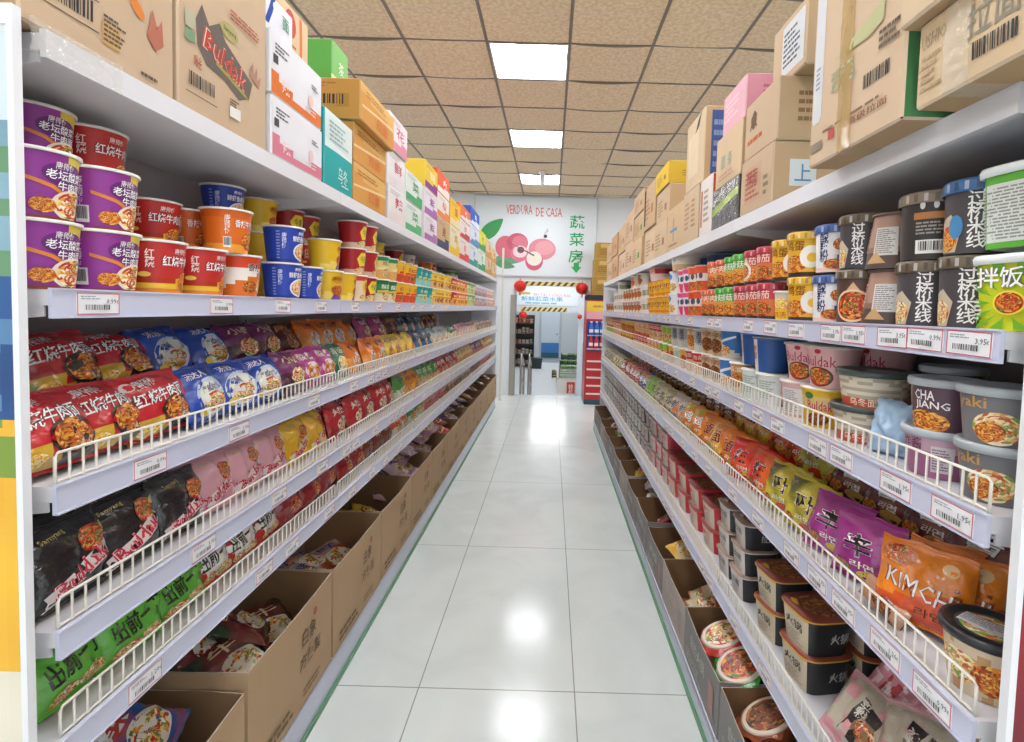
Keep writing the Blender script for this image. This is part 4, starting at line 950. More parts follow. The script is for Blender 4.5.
def crum(u, v, s_):
    a = (u-.5)*.10; b = v*.115
    p = (max(0, 1-abs(2*u-1)**2.2)**.5)*(max(0, 1-abs(2*v-1)**2.2)**.4)
    return (a*(1-.15*v) + .006*noise.noise(Vector((v*9, s_, 2))), s_*(.03*p + .016*p*noise.noise(Vector((u*5, v*5, s_*3)))), b + .012*noise.noise(Vector((u*5, 1, 3)))*v)
mb.grid(lambda u, v: crum(u, v, -1), 22, 22); mb.grid(lambda u, v: crum(u, v, 1), 22, 22, flip=True)
o = mb.build('plastic_bag', [bag_m], None, (sr+.065, 1.072, Zr2+.001), (-.1, .05, -PI/2+.5)); tag(o, 'crumpled light blue plastic bag between the bowls', 'plastic bag')
# ---- third right shelf: tall packets
R3 = {}
def shin(look, c0, c1, seed, txt='辛', ac='#e8c838', txc='#1c1418', w=.165, h=.195, sub='라면'):
    b = lambda a, b: mixc(c0, c1, min(1, max(0, .5 + 4*(noise.noise(Vector((a*11+seed, b*8, 2)))-.2))))
    return bag('noodle_pouch', look, w, h, .065, b, [('t',txt,.0,h*.56,w*.42,h*.34,txc,{'fat':.05,'o':'#f0e0e0' if txc != '#f4f4f0' else '#30202c','ow':.03}),('t',sub,.012,h*.28,w*.34,h*.11,'#f2ecd8',{'fat':.03}),('e',.03,h*.14,w*.2,h*.08,ac),('f',-.04,h*.2,.022,.02,'red')], seed=seed, ends=c0, nu=22, nv=18, vs=.76)
def kimchi(seed):
    b = lambda a, b: '#e8831c' if b > .075 + .02*math.sin(a*20) else ('#e0561c' if b > .03 else '#c8401a')
    return bag('noodle_packet','orange packet with white capital letters', .16,.185,.045, b, [('f',-.044,.15,.026,.022,'red','#c86a28'),('e',.045,.15,.014,.014,'#f0c890'),('t','KIMCHI',.0,.088,.125,.04,'#f6f2ec',{'fat':.0,'o':'#8a3410','ow':.02,'rot':-8}),('t','라면',.02,.04,.05,.02,'#5a2a14',{'fat':.03}),('lines',.055,.03,.068,.12,6,'#8a4a18')], seed=seed, ends='#e07a18', vs=.84)
R3['kim'] = [kimchi(80), kimchi(81)]
R3['magenta'] = [shin('magenta packet with big black character', '#9c2c84','#b8489c', 82), shin('magenta packet with big black character', '#9c2c84','#b8489c', 83)]
R3['yb'] = [shin('acid yellow and black noodle packet', '#c8b838','#5a5a24', 84, '짜', '#d84a2c', '#1c1c14'), shin('acid yellow and black noodle packet', '#c8b030','#4a4a20', 85, '짜', '#d84a2c', '#1c1c14')]
R3['ro'] = [shin('scarlet and orange noodle packet', '#cf2a24','#e8582a', 86, '辣', '#e8b838', '#2a1414'), shin('scarlet and orange noodle packet', '#d23020','#e8682a', 87, '辣', '#e8b838', '#2a1414')]
R3['or'] = [shin('amber orange tall noodle packet', '#e08a24','#ecb038', 88, '面', '#e8e04a', '#7a2a14'), shin('amber orange tall noodle packet', '#e07a1c','#eca838', 89, '面', '#8ab83a', '#7a2a14')]
R3['ol'] = [shin('orange and lime noodle packet', '#e2842c','#b8c83a', 90, '鸡', '#7ab83a', '#f4f4f0')]
R3['wo'] = [shin('white and orange noodle packet', '#dcd2c8','#e08a50', 91, '鲜', '#5a9ac8', '#3a4a6a')]
R3['sage'] = [shin('sage and cream noodle packet', '#b8b48c','#d8d0b4', 92, '素', '#7a9a4a', '#4a4a2a')]
R3['limeb'] = [shin('vivid lime noodle packet', '#8ac838','#d8e0c0', 93, '菜', '#4a9a3a', '#2a5a1c')]
R3['purp'] = [shin('violet and amber noodle packet', '#5a4a9c','#e0a038', 94, '紫', '#e8c838', '#f4f4f0')]
R3['brick'] = [shin('brick red noodle packet', '#b84a3c','#d88a70', 95, '番', '#e8c8a0', '#f4f4f0')]
R3['pale'] = [shin('pale yellow noodle packet', '#d8cc9c','#b0b890', 96, '清', '#c88a5a', '#5a5a3a')]
R3['maroon'] = [shin('dark maroon noodle packet', '#5a2028','#8a4a38', 97, '酱', '#c89a50', '#f4f4f0')]
R3['umber'] = [shin('umber noodle packet', '#5c4630','#8a6c48', 98, '荞', '#a88a50', '#f4f4f0')]
Zr3 = SIDE['R']['surf'][3]
for i in range(4):
    place(R3['kim'][i % 2], (sr + .066 + .045*i, .965 - .012*i + .004*(i % 2), Zr3 + .010), (-.20-.03*i, .05*(i % 2), -PI/2 + .62 + .06*i), 'in the leaning row' if i else 'at the front of the row', ('kim', 0), label=('orange packet with white capital letters, foremost of its leaning row','orange packet with white capitals, second of the leaning row','orange packet with white capitals, third of the leaning row','orange packet with white capitals, rearmost of the leaning row')[i], group='orange packets with white capitals')
K1 = [('magenta',1.13,1.26,2),('yb',1.385,1.53,2),('ro',1.67,1.82,2),('or',1.97,2.25,3),('ol',2.40,2.54,2),('wo',2.68,2.83,2),('sage',2.98,3.28,3),('limeb',3.44,3.58,2),('purp',3.74,3.9,2),('brick',4.06,4.8,6),('pale',4.95,5.5,5),('sage',5.64,6.35,6)]
stack_row(R3, K1, sr+.055, Zr3, 'R', 'in the front row', 'R3f', lean=.26, jit=.12, turn=.28)
K2 = [('maroon',.98,1.4,4),('yb',1.45,1.6,2),('ro',1.72,1.86,2),('or',1.99,2.25,3),('maroon',2.4,2.7,3),('umber',2.85,4.2,10),('brick',4.36,5.2,6)]
flatpile(R3, K2, sr+.27, Zr3, 'R', 'lying flat behind the front row', 'R3l', .075)
stack_row(R3, K2, sr+.185, Zr3, 'R', 'raised in the back row', 'R3b', lean=.55, dz=.08, turn=.2)
# noodle bowl with a black lid and a white sticker
sb = cup('noodle_bowl','round clear noodle bowl with black rim lid and white sticker', .062,.05,.095, lambda a, b: '#d8c4a8' if noise.noise(Vector((a*30, b*30, 4))) > -.1 else '#c29a68', [('f',-.02,.045,.036,.026,'pale'),('f',.03,.04,.03,.026,'noodle')], style='dome', lid='#2a2b2e', cat='noodle bowl', liddecs=[('f',.0,.0,.04,.04,'pale','#3a3a3c')])
dm = MB(); dm.grid(lambda u, v: ((u-.5)*.078, (v-.5)*.04, .1015 + .002*noise.noise(Vector((u*4, v*3, 0)))), 8, 5, '#e6e6e8'); draw(dm, lambda a, b, off: (a, b, .1022+off+.001), [('lines',-.036,-.016,.036,.016,5,'#a8a8b0')], 0)
sb.parts.append(('paper_sticker', dm.mesh('paper_sticker', ['print']), 'white paper sticker across the lid'))
place(sb, (sr + .075, .822, Zr3 + .001), (0,0,-PI/2+.5), label='round noodle bowl with black rim lid and white sticker by the upright')
fl = bag('noodle_pouch','brown packet', .11,.05,.016, lambda a, b: '#6a3a34' if noise.noise(Vector((a*20, b*20, 3))) > .1 else '#b88a6a', [('f',0,.026,.024,.015,'dark')], seed=99)
place(fl, (sr+.022, 1.02, Zr3+.006), (-.35, .25, -PI/2+.15), parts=False, label='small brown noodle packet lying behind the fence below the orange packets')
# ---- fourth right shelf: boxed bowls three high
R4 = {}
def boxed(look, side, panel, edge, lidc, food, txt, seed, w=.075, h=.1):
    """square tub in a card sleeve; pale facts panel towards the aisle"""
    def base(a, b):
        if abs(a) < w*.66: return edge if b > h*.9 else panel
        return side
    return cup('boxed_bowl', look, w, w*.84, h, base, [('t',txt,.0,h*.62,w*.9,h*.26,side,{'fat':.04}),('lines',-w*.55,h*.1,w*.55,h*.42,5,mixc(panel, '#5a5050', .5)),('t',txt,w*1.75,h*.5,w*.7,h*.3,mixc(side, '#ffffff', .55),{'fat':.03})], style='paper', sq=4.5, lid=lidc, rim=edge, nu=52, cat='noodle bowl', mat='paper', asp=1.0,
               liddecs=[('f',.0,.0,w*.72,w*.66,food),('e',-w*.4,-w*.62,w*.28,w*.14,edge)])
R4['black'] = boxed('black boxed noodle bowl with yellow edge', '#2c2d2f', '#d0c2a8', '#e0ac3c', '#8a4030', 'dark', '火锅', 1, .072, .102)
R4['silver'] = boxed('small black and silver boxed noodle bowl', '#35363a', '#d6cec8', '#d8d0ca', '#9a8070', 'dark', '拉面', 2, .066, .09)
R4['red'] = boxed('red boxed noodle bowl', '#c8323c', '#dccdba', '#d84a4e', '#8a3a34', 'dark', '辣', 3, .088, .1)
R4['rose'] = boxed('rose pink boxed noodle bowl', '#c84a58', '#e0d0c8', '#dc8a90', '#5a4440', 'dark', '番茄', 4, .07)
R4['char'] = boxed('charcoal boxed noodle bowl', '#46464a', '#c8b4b0', '#cabcb8', '#3a3634', 'dark', '黑', 5, .07)
R4['grey'] = boxed('grey and white boxed noodle bowl', '#5a5c60', '#d8d4d0', '#bcb8b6', '#4a4644', 'dark', '素', 6, .07)
Zr4 = SIDE['R']['surf'][4]
H1 = [('black',1.40,0,1,2),('black',1.60,0,1,2),('silver',1.83,1.98,2,3),('red',2.20,2.86,4,2),('rose',3.05,3.38,3,3),('char',3.49,3.79,3,3),('grey',3.95,4.55,5,3),('char',4.70,5.3,5,3),('grey',5.45,6.35,7,3)]
for k, a, b, n, tiers in H1:
    for i in range(n):
        y = a + (b-a)*i/max(1, n-1)
        for row in range(2 if y < 3 else 1):
            for t in range(tiers):
                p = R4[k]; tw = -PI/2 + (0 if row else RND.uniform(-.02,.06)) + (.1 if k == 'black' and not row else 0)
                place(p, (sr + .028 + p.size[0]/2 + row*(p.size[0]+.008) + RND.uniform(0,.006), y, Zr4 + .001 + t*(p.size[2]+.001)), (0,0,tw), ('at the bottom','in the middle','on top')[t if tiers == 3 else t*2] + (' of back stacks' if row else ' of front stacks'), ('R4', row, t), parts=y < 3 and not row)
rice = {}
def ricepack(seed, look, label_c='#231f1c'):
    b = lambda a, b: '#b9ae9c' if noise.noise(Vector((a*26+seed, b*26, 1))) > -.15 else '#cf8f96'
    return bag('rice_noodle_packet', look, .19,.16,.055, b, [('p',[(-.045,.03),(.03,.02),(.05,.1),(-.03,.13)], label_c),('f',.008,.06,.028,.026,'red','#8a6a50'),('t','米\n粉',-.018,.098,.026,.04,'#e8e0d4',{'fat':.05})], seed=seed, ends='#cc98a0', lumpy=.008, cat='rice noodle packet')
pinkp = bag('rice_noodle_packet','packet', .19,.16,.05, lambda a, b: '#d08a96' if noise.noise(Vector((a*60, b*60, 7))) > -.1 else '#e8c4c8', [('p',[(-.06,.03),(-.02,.02),(-.01,.1),(-.055,.1)],'#b84048'),('t','米粉',-.036,.06,.03,.036,'#f4e8e0',{'fat':.04})], seed=72, ends='#d89aa4', lumpy=.006, cat='rice noodle packet')
ra, rb_ = ricepack(70, 'grey rice noodle packet'), ricepack(71, 'grey rice noodle packet')
for p, x, y, z, rt, lab in ((pinkp, .09, .92, .01, (-1.2,.05,-PI/2+.5), 'pink net rice noodle packet lying at the bottom by the upright'), (pinkp, .20, .98, .012, (-1.2,-.1,-PI/2+.3), 'pink net rice noodle packet at the bottom against the back panel'),
    (ra, .05, 1.12, .02, (-.62,.12,-PI/2+.30), 'grey rice noodle packet leaning on the fence beside the black boxed bowls'), (rb_, .09, .96, .075, (-.75,-.2,-PI/2+.55), 'grey rice noodle packet with black label, topmost of the pink pile'),
    (pinkp, .15, 1.15, .07, (-.5,.25,-PI/2+.2), 'pink net rice noodle packet standing behind the grey ones'), (ra, .21, 1.0, .08, (-.9,.1,-PI/2+.7), 'grey rice noodle packet lying in the back of the pile'), (rb_, .05, .83, .014, (-.8,.05,-PI/2+.4), 'grey rice noodle packet lowest at the foot of the upright')):
    place(p, (sr+x, y, Zr4+z), rt, label=lab)
# ------------------------------------------------------------------ cartons on the top shelves
ZT = SIDE['L']['surf'][0] + .0062
KR, KD, INK = '#c8ae90', '#b39674', '#5f5348'
def put_case(side, p, ya, xf, z, label, group, turn=0., key=None):
    """xf: distance of the front face from the aisle axis; ya: near end"""
    w, d, h = p.size
    s = -1 if side == 'L' else 1
    o = place(p, (s*(xf + d/2), ya + w/2, z), aim(side, turn), label=label, group=group, parts=True)
    return o
def wr(*d): return list(d)
lab = 'cartons on the left top shelf'
# -- left side, near to far
A = case('plain kraft', .325, .34, .42, KR, side='L', endcol='#b59a7a', front=[('bar',-.075,.075,.10,.05,None),('r',-.127,.047,-.024,.049,INK),('r',-.127,.1,-.024,.102,INK),('r',-.018,.035,.02,.075,'#c49c62'),('lines',-.015,.04,.035,.09,6,INK),('e',.06,.14,.022,.012,'#d8823a',-40),('p',[(.085,.10),(.10,.16),(.112,.125),(.125,.15),(.13,.10),(.108,.08)],'#b9705a'),('lines',.07,.015,.12,.028,1,INK)], end=[('lines',-.1,.2,.1,.3,4,INK)])
put_case('L', A, .808, .825, ZT, 'big kraft carton with a framed barcode, nearest on the left top shelf', lab)
Bf = [('p',[(-.12,.30),(-.10,.36),(-.075,.31),(-.04,.345),(-.015,.30),(.06,.25),(.1,.225),(.085,.16),(.04,.13),(-.02,.165),(-.085,.175),(-.115,.22)],'#6b6058'),
      ('p',[(-.055,.215),(.075,.165),(.085,.15),(-.05,.2)],'#a8a050'),
      ('t','Buldak',-.012,.235,.165,.072,'#e9e2d8',{'fat':.05,'o':'#c8543e','ow':.045,'rot':-14}), ('t','Buldak',-.012,.235,.16,.066,'#c24a38',{'fat':.03,'rot':-14}), ('e',.0,.345,.035,.03,'#b0a86a'),('t','Samyang',.0,.345,.05,.022,'#6a5f40',{'fat':.02}),
      ('p',[(.085,.25),(.1,.31),(.105,.26),(.12,.3),(.12,.25),(.14,.275),(.13,.225)],'#b98a76'),
      ('t','매운',-.115,.165,.026,.04,'#b0523c',{'fat':.05}),('bar',-.10,.10,.10,.06,None),('r',-.155,.215,-.125,.25,'#7d9a78'),('r',-.155,.255,-.125,.31,'#b8b49a'),('r',.0,.055,.045,.095,'#e8e6e0'),('lines',.0,.09,.04,.12,3,INK),('lines',.0,.39,.14,.43,3,'#b5654a'),('r',-.155,.055,-.05,.058,INK)]
B = case('kraft with flame', .345, .34, .46, KR, side='L', front=rescale(Bf, .7))
put_case('L', B, 1.142, .822, ZT, 'kraft carton with dark flame print and red lettering on the left top shelf', lab)
def ws(c, look, h=.176, txt='辣'):
    return case(look, .325, .33, h, '#e3e3e6', side='L', endcol='#d8d9dc', basefn=lambda a, b: (c if b < h*.42 - .05*math.sin((a+.16)*9) else '#e4e4e8'),
        front=[('lines',-.14,h*.66,-.06,h*.84,3,'#5a5a60'),('r',-.15,h*.5,-.125,h*.64,'#4a4a4e'),('t',txt,-.08,h*.24,.05,.04,mixc(c,'#ffffff',.6),{'fat':.03}),('lines',.04,h*.12,.14,h*.24,2,mixc(c,'#ffffff',.5)),('lines',.08,h*.6,.14,h*.7,2,'#77777c'),('e',.075,h*.36,.018,.02,mixc(c,'#ffffff',.5))])
W1 = ws('#d77f92','white pink', .172); W2 = ws('#e0762e','white orange', .182)
put_case('L', W1, 1.502, .815, ZT, 'white carton with pink lower band below the orange banded one', lab)
put_case('L', W2, 1.498, .816, ZT+.1725, 'white carton with orange lower band on the pink banded one', lab)
S1 = case('small white blue', .16, .2, .11, '#e6e8ee', side='L', front=[('p',[(-.08,.02),(-.04,.11),(-.02,.11),(-.06,.02)],'#2a4aa0'),('t','面',.03,.06,.04,.04,'#6aa080')], endcol='#dfe3ea')
put_case('L', S1, 1.50, .835, ZT+.355, 'small white carton with blue stripe on top of the orange banded one', lab)
S2 = case('beige red', .20, .14, .21, '#d9bf98', side='L', front=[('e',-.03,.15,.035,.045,'#c8544a'),('r',.03,.02,.05,.2,'#d87a4a'),('lines',-.06,.03,.02,.09,4,'#a8603a')], endcol='#cfb088')
put_case('L', S2, 1.70, .90, ZT+.355, 'upright beige carton with red blot on the white cartons', lab)
TL = case('teal', .255, .32, .27, '#2aa6a4', side='L', endcol='#1e9a9a', basefn=lambda a, b: '#26a4a2' if b < .135-.04*a else '#d7e4e2', front=[('t','乌冬',.03,.06,.09,.06,'#bfe4e0',{'fat':.03}),('lines',-.09,.16,.09,.24,5,'#9ab4b0'),('lines',.02,.02,.1,.03,1,'#d0ecea')])
put_case('L', TL, 1.845, .815, ZT, 'teal and white carton standing beside the pink banded carton', lab)
S3 = case('small green', .16, .15, .17, '#78b468', side='L', endcol='#67b052', front=[('r',-.09,.0,.09,.03,'#c8d8a0'),('t','茶',0,.08,.05,.05,'#e4eed8')])
OR = '#cf9a4e'
def orc(h, w=.40): return case('tan orange', w, .33, h, OR, side='L', endcol='#c8924a', basefn=lambda a, b: '#d8a95e' if b > h*.62 - .1*a else '#cf9444', front=[('p',[(-.2,h*.42),(.2,h*.62),(.2,h*.56),(-.2,h*.36)],'#e2c490'),('t','拉面',.04,h*.3,.15,h*.3,'#d8703a',{'fat':.03}),('lines',-.16,h*.7,.12,h*.86,2,'#b07a3a')], end=[('bar',.02,h*.45,.2,h*.34,'#b8843c'),('lines',-.13,h*.75,.13,h*.9,2,'#a8763a')])
for i in range(3):
    p = orc(.158, .40 if i < 2 else .44)
    put_case('L', p, 2.115 if i < 2 else 1.98+.12, .815 - (.0 if i < 2 else .03), ZT + .1585*i, ('lowest of three tan orange cartons beside the teal carton','middle one of three tan orange cartons beside the teal carton','topmost tan orange carton with barcode on its near end')[i], lab)
put_case('L', S3, 2.14, .915, ZT+.476, 'small green carton on top of the tan orange stack', lab)
def two(c1, c2, txt, tc, w, h, look, d=.33, pat=None): return case(look, w, d, h, c1, side='L', endcol=mixc(c1, '#8a7a6a', .12), basefn=lambda a, b: c2 if b < h*.3+.08*a else c1, front=[('t',txt,.02,h*.58,min(w*.5,.14),h*.32,tc,{'fat':.03}),('lines',-w*.4,h*.76,w*.3,h*.9,2,mixc(c1,'#606060',.4)),*(pat or [])])
FAR = [  # start, width, [(main, lower, text, colour, height, label)]
 (2.57,.315,[('#e2dedd','#e4d8d6','辣','#c84a50',.18,'lower white carton with red print beyond the tan orange stack'),('#e4e0e0','#e0dadb','鲜','#c85a70',.18,'upper white carton with red print beyond the tan orange stack'),('#e8dcdf','#dc8fa4','花','#c86a80',.17,'white carton with pink lower part on two white ones')]),
 (2.90,.37,[('#d9e2da','#5fae78','菜','#4a9a68',.17,'lower white and green carton on the left top shelf'),('#dbe4dc','#52a870','菜','#4a9a68',.17,'upper white and green carton on the left top shelf')]),
 (3.285,.36,[('#e0d8e0','#b27ab4','紫','#8a4a90',.165,'lower white and purple carton beside the green ones'),('#e2dae2','#a868ac','紫','#8a4a90',.165,'upper white and purple carton beside the green ones'),('#e6c438','#8c3f8c','咖喱','#f0e8c8',.17,'yellow and purple carton on top of the white and purple pair')]),
 (3.665,.42,[('#c6a880','#4a4e68','麦','#8a5a30',.22,'tan carton with dark blue foot on the left top shelf'),('#e4dcd4','#e08448','橙','#d8602c',.17,'white carton with orange foot on the dark footed one'),('#e2623a','#ece0d6','火','#f4e4d4',.16,'orange and white carton topmost above the dark footed one')]),
 (4.10,.44,[('#e2d6b0','#ecc23a','鸡','#b8782a',.23,'lower cream and yellow carton in the left row'),('#ecbc30','#e8d8a8','蛋','#a8562a',.21,'upper yellow carton in the left row')]),
 (4.56,.56,[('#e6d8d4','#d8505a','虾','#c83a44',.20,'lower white and red carton far along the left row'),('#e4dad6','#d04a50','虾','#c83a44',.16,'middle white and red carton far along the left row'),('#e8743a','#e8dcd4','辣','#f4ece4',.13,'upper orange and white carton far along the left row')]),
 (5.14,.62,[('#d8dee6','#3a9a8a','海','#3a7a9a',.22,'lower pale blue carton with teal foot'),('#d4dce8','#5a8ac0','海','#2a5aa0',.19,'middle pale blue carton above the teal footed one'),('#2a5ab8','#dfe6ee','鲜','#e8eef8',.17,'royal blue carton topmost toward the far end')]),
 (5.78,.62,[('#d8e2d4','#3f9a6a','茶','#4a9a50',.24,'lower white and green carton near the painted wall'),('#d8d23f','#4a9a5a','柠','#3a8a50',.22,'lime and green carton near the painted wall')]),
 (6.42,.60,[('#d8bc94','#c89858','面','#a8683a',.22,'lower beige carton in the last left stack'),('#dcc4a0','#d89a50','面','#b8603a',.22,'upper beige carton in the last left stack')]),
 (7.04,.56,[('#dcc09a','#d0a468','麦','#a8683a',.20,'lower beige carton at the far end of the left shelf'),('#e0c498','#d89c58','麦','#b8603a',.20,'upper beige carton at the far end of the left shelf')]),
]
for y, w, st in FAR:
    z = ZT
    for i, (c1, c2, t, tc, h, lb) in enumerate(st):
        p = two(c1, c2, t, tc, w-.004, h, lb); put_case('L', p, y + RND.uniform(-.002,.008), .818 + RND.uniform(-.004, .012), z, lb, lab); z += h + .0005
# -- right side
ZQ = SIDE['R']['surf'][0] + .0062
lab = 'cartons on the right top shelf'
R1 = case('wide kraft', .205, .40, .135, '#cdb592', side='R', bottomcol='#a88c68', endcol='#b59974', front=[('t','拉面',.045,.082,.085,.05,'#8a8474',{'fat':.03}),('t','正宗',.04,.12,.06,.02,'#c0604a',{'fat':.03}),('t','USHIO',-.065,.1,.055,.022,'#a89474',{'fat':.01}),('lines',-.09,.02,-.04,.08,5,'#b39a76'),('bar',.05,.036,.08,.034,None)], tape={'front':-.015,'mat':'cleartape'})
put_case('R', R1, .660, .588, ZQ, 'wide flat kraft carton with clear tape over the near end of the right shelf', lab)
R1b = case('kraft lid', .25, .40, .22, '#d2bb9a', side='R', bottomcol='#b59a78', endcol='#c0a584', front=[('lines',-.05,.1,.1,.16,3,'#c86a54'),('t','面',.04,.16,.06,.06,'#c8745c')])
put_case('R', R1b, .632, .565, ZQ+.1355, 'kraft carton stacked on the wide flat one, jutting into the aisle', lab)
R2 = case('big kraft', .318, .40, .47, '#ceb597', side='R', bottomcol='#ac9070', endcol='#4f8a58', front=[('r',-.15,.10,-.11,.40,'#d5d6d8')] + rescale([('r',-.145,.14,-.115,.34,'#d5d6d8'),('lines',-.14,.25,-.118,.33,5,'#8a92a0'),('bar',.085,.16,.09,.055,None),('lines',-.10,.09,.14,.105,1,'#8a7058'),('r',-.15,.045,-.10,.075,'#8f8070'),('t','高级拉面',.06,.075,.12,.022,'#8a5a44',{'fat':.03}),('r',-.075,.058,-.05,.09,'#b8544a'),('p',[(-.06,.30),(.1,.36),(.1,.30),(.06,.285)],'#b9b98a'),('lines',-.07,.2,.03,.27,4,'#a9b08a'),('lines',.09,.22,.15,.28,3,INK)], .66), tape={'front':-.015})
put_case('R', R2, .897, .588, ZQ, 'largest kraft carton, green at its near end, with a long tape strip', lab)
def krf(w, h, look, front=(), end=(), d=.36, col=KR, tape=None, endcol=None): return case(look, w, d, h, col, side='R', bottomcol=KD, endcol=endcol or mixc(col, '#a07848', .35), front=front, end=end, tape=tape)
bx = krf(.26,.185,'kraft red stamp', [('r',-.09,.03,.05,.15,'#c8a488'),('lines',-.08,.04,.04,.14,6,'#b0685a'),('t','辣面',-.02,.11,.09,.05,'#a8584c',{'fat':.02}),('lines',.07,.03,.11,.1,3,'#8a7a66')], [('r',-.13,.05,-.05,.13,'#d2d8dc'),('t','上',-.09,.09,.05,.05,'#5a8ab0')], tape={'end':.03})
put_case('R', bx, 1.575, .655, ZQ, 'lower kraft carton with red stamp and taped end', lab)
bx2 = krf(.26,.19,'kraft orange', [('e',-.05,.12,.02,.03,'#6a5a4a'),('lines',-.1,.04,.1,.07,1,'#c8704a'),('t','火',-.05,.12,.06,.06,'#7a5a44')], [('lines',-.12,.05,-.02,.15,4,'#8a6a4c')], tape={'end':.05})
put_case('R', bx2, 1.57, .66, ZQ+.1855, 'upper kraft carton with orange line and dark blot', lab)
bx3 = krf(.22,.19,'kraft white label', [('r',-.04,.02,.10,.17,'#d6d8da'),('lines',-.03,.04,.09,.15,7,'#5a626c')], [('r',.05,.15,.075,.19,'#c84a44')], d=.30)
put_case('R', bx3, 1.50, .70, ZQ+.376, 'kraft carton with big white address label, topmost of its stack', lab)
dk = krf(.30,.16,'dark wrapped', [('p',[(-.15,.05),(.15,.09),(.15,.12),(-.15,.08)],'#9ab83a')], [('r',-.14,.05,.14,.09,'#a8c044')], col='#3a3a3c', endcol='#3c3a38')
dk.root.materials.clear(); dk.root.materials.append(M['film'])
put_case('R', dk, 1.86, .655, ZQ, 'black wrapped pack with lime band under a kraft carton', lab)
bg = krf(.28,.20,'beige green print', [('t','面',-.05,.09,.05,.05,'#9ab0a0'),('t','条',.03,.09,.05,.05,'#9ab0a0'),('lines',-.1,.02,.1,.05,2,'#c8a08a')], [('lines',-.09,.13,-.02,.17,1,'#8a6a4a'),('lines',-.1,.03,.05,.06,2,'#8a6a4a')], col='#d6bc98')
put_case('R', bg, 1.865, .66, ZQ+.1605, 'beige carton with faint green characters on the black wrapped pack', lab)
pk = krf(.24,.155,'pink', [('lines',-.09,.04,.06,.12,4,'#eec8cf')], [('e',.02,.09,.03,.025,'#5a4a50'),('lines',-.12,.06,-.03,.12,3,'#b8707e')], col='#e3b2bc', endcol='#dc9cac')
put_case('R', pk, 1.87, .67, ZQ+.361, 'shiny pink carton topmost above the black wrapped pack', lab)
wo = krf(.17,.25,'white orange', [('r',-.07,.04,-.04,.2,'#c8805a'),('lines',-.02,.05,.06,.2,6,'#a89a90')], col='#e3dbd4', endcol='#d8502e')
put_case('R', wo, 2.185, .66, ZQ, 'white carton with orange end beside the black wrapped pack', lab)
lo = krf(.27,.25,'kraft lines', [('lines',-.09,.06,.0,.2,6,'#b88a74'),('lines',.03,.06,.1,.2,6,'#a88a64')], col='#d0b898')
put_case('R', lo, 2.37, .655, ZQ, 'kraft carton with red small print under the tall one', lab)
ta = krf(.30,.33,'tall kraft blue', [('r',-.11,.06,.06,.26,'#dcc8a8'),('p',[(.0,.25),(.06,.27),(.1,.33),(.04,.30)],'#3a4450')], [('r',-.15,.03,-.05,.31,'#4a6098'),('lines',-.14,.05,-.06,.28,5,'#8a9ac0')], col='#d2bb98', endcol='#c6a880')
put_case('R', ta, 2.33, .66, ZQ+.2505, 'tall kraft carton with blue printed end, second layer', lab)
bc = krf(.35,.24,'kraft blue cross', [('r',-.09,.10,.07,.115,'#6a9ac0'),('r',-.02,.05,-.005,.17,'#6a9ac0'),('lines',-.12,.02,.12,.04,1,'#a08060')], col='#d2b68e')
put_case('R', bc, 2.66, .66, ZQ, 'beige carton with a thin blue cross', lab)
FARR = [(3.03,.36,[('#d4bc9a','lower kraft carton under the yellow pack',.21),('#cfb693','middle kraft carton under the yellow pack',.20),('#e6c230','yellow carton on two kraft ones in the right row',.13)]),
 (3.41,.42,[('#dcc4a4','pale beige carton below a kraft one, mid right row',.24),('#c8ab84','kraft carton with a torn dark edge, mid right row',.30)]),
 (3.85,.46,[('#d8bc96','lower beige carton with green tape beyond mid row',.22),('#ccb088','upper beige carton with green tape beyond mid row',.20),('#c6aa88','third beige carton, highest beyond mid row',.16)]),
 (4.33,.46,[('#d6bc9c','lower kraft carton, fourth stack before the far end',.26),('#ceb292','upper kraft carton, fourth stack before the far end',.26)]),
 (4.81,.46,[('#dcc0a0','lower pale carton, third stack before the far end',.22),('#d2b490','upper pale carton, third stack before the far end',.26)]),
 (5.29,.5,[('#d0a880','lower tan carton, second last right stack',.24),('#c8a076','upper tan carton, second last right stack',.22)]),
 (5.81,.5,[('#dab898','lower pinkish carton at the far right end',.22),('#cfae8c','upper pinkish carton at the far right end',.2)])]
for y, w, st in FARR:
    z = ZQ
    for i, (c, lb, h) in enumerate(st):
        g = '#5aa060' if 'green tape' in lb else '#a87858'
        pr = [('lines',-w*.35,h*.2,w*.1,h*.7,5,mixc(c, '#8a5a3a', .6)),('r',w*.2,h*.3,w*.34,h*.5,g)]
        if 'torn' in lb: pr.append(('p',[(-w*.4,h*.1),(-w*.3,h*.1),(-w*.28,h*.95),(-w*.42,h*.95)],'#2c2a2a'))
        p = krf(w-.004, h, lb, pr, [('lines',-.1,h*.3,.1,h*.6,3,mixc(c,'#6a4a2a',.6))], col=c)
        put_case('R', p, y, .658 + RND.uniform(-.004,.02), z, lb, lab); z += h + .0005
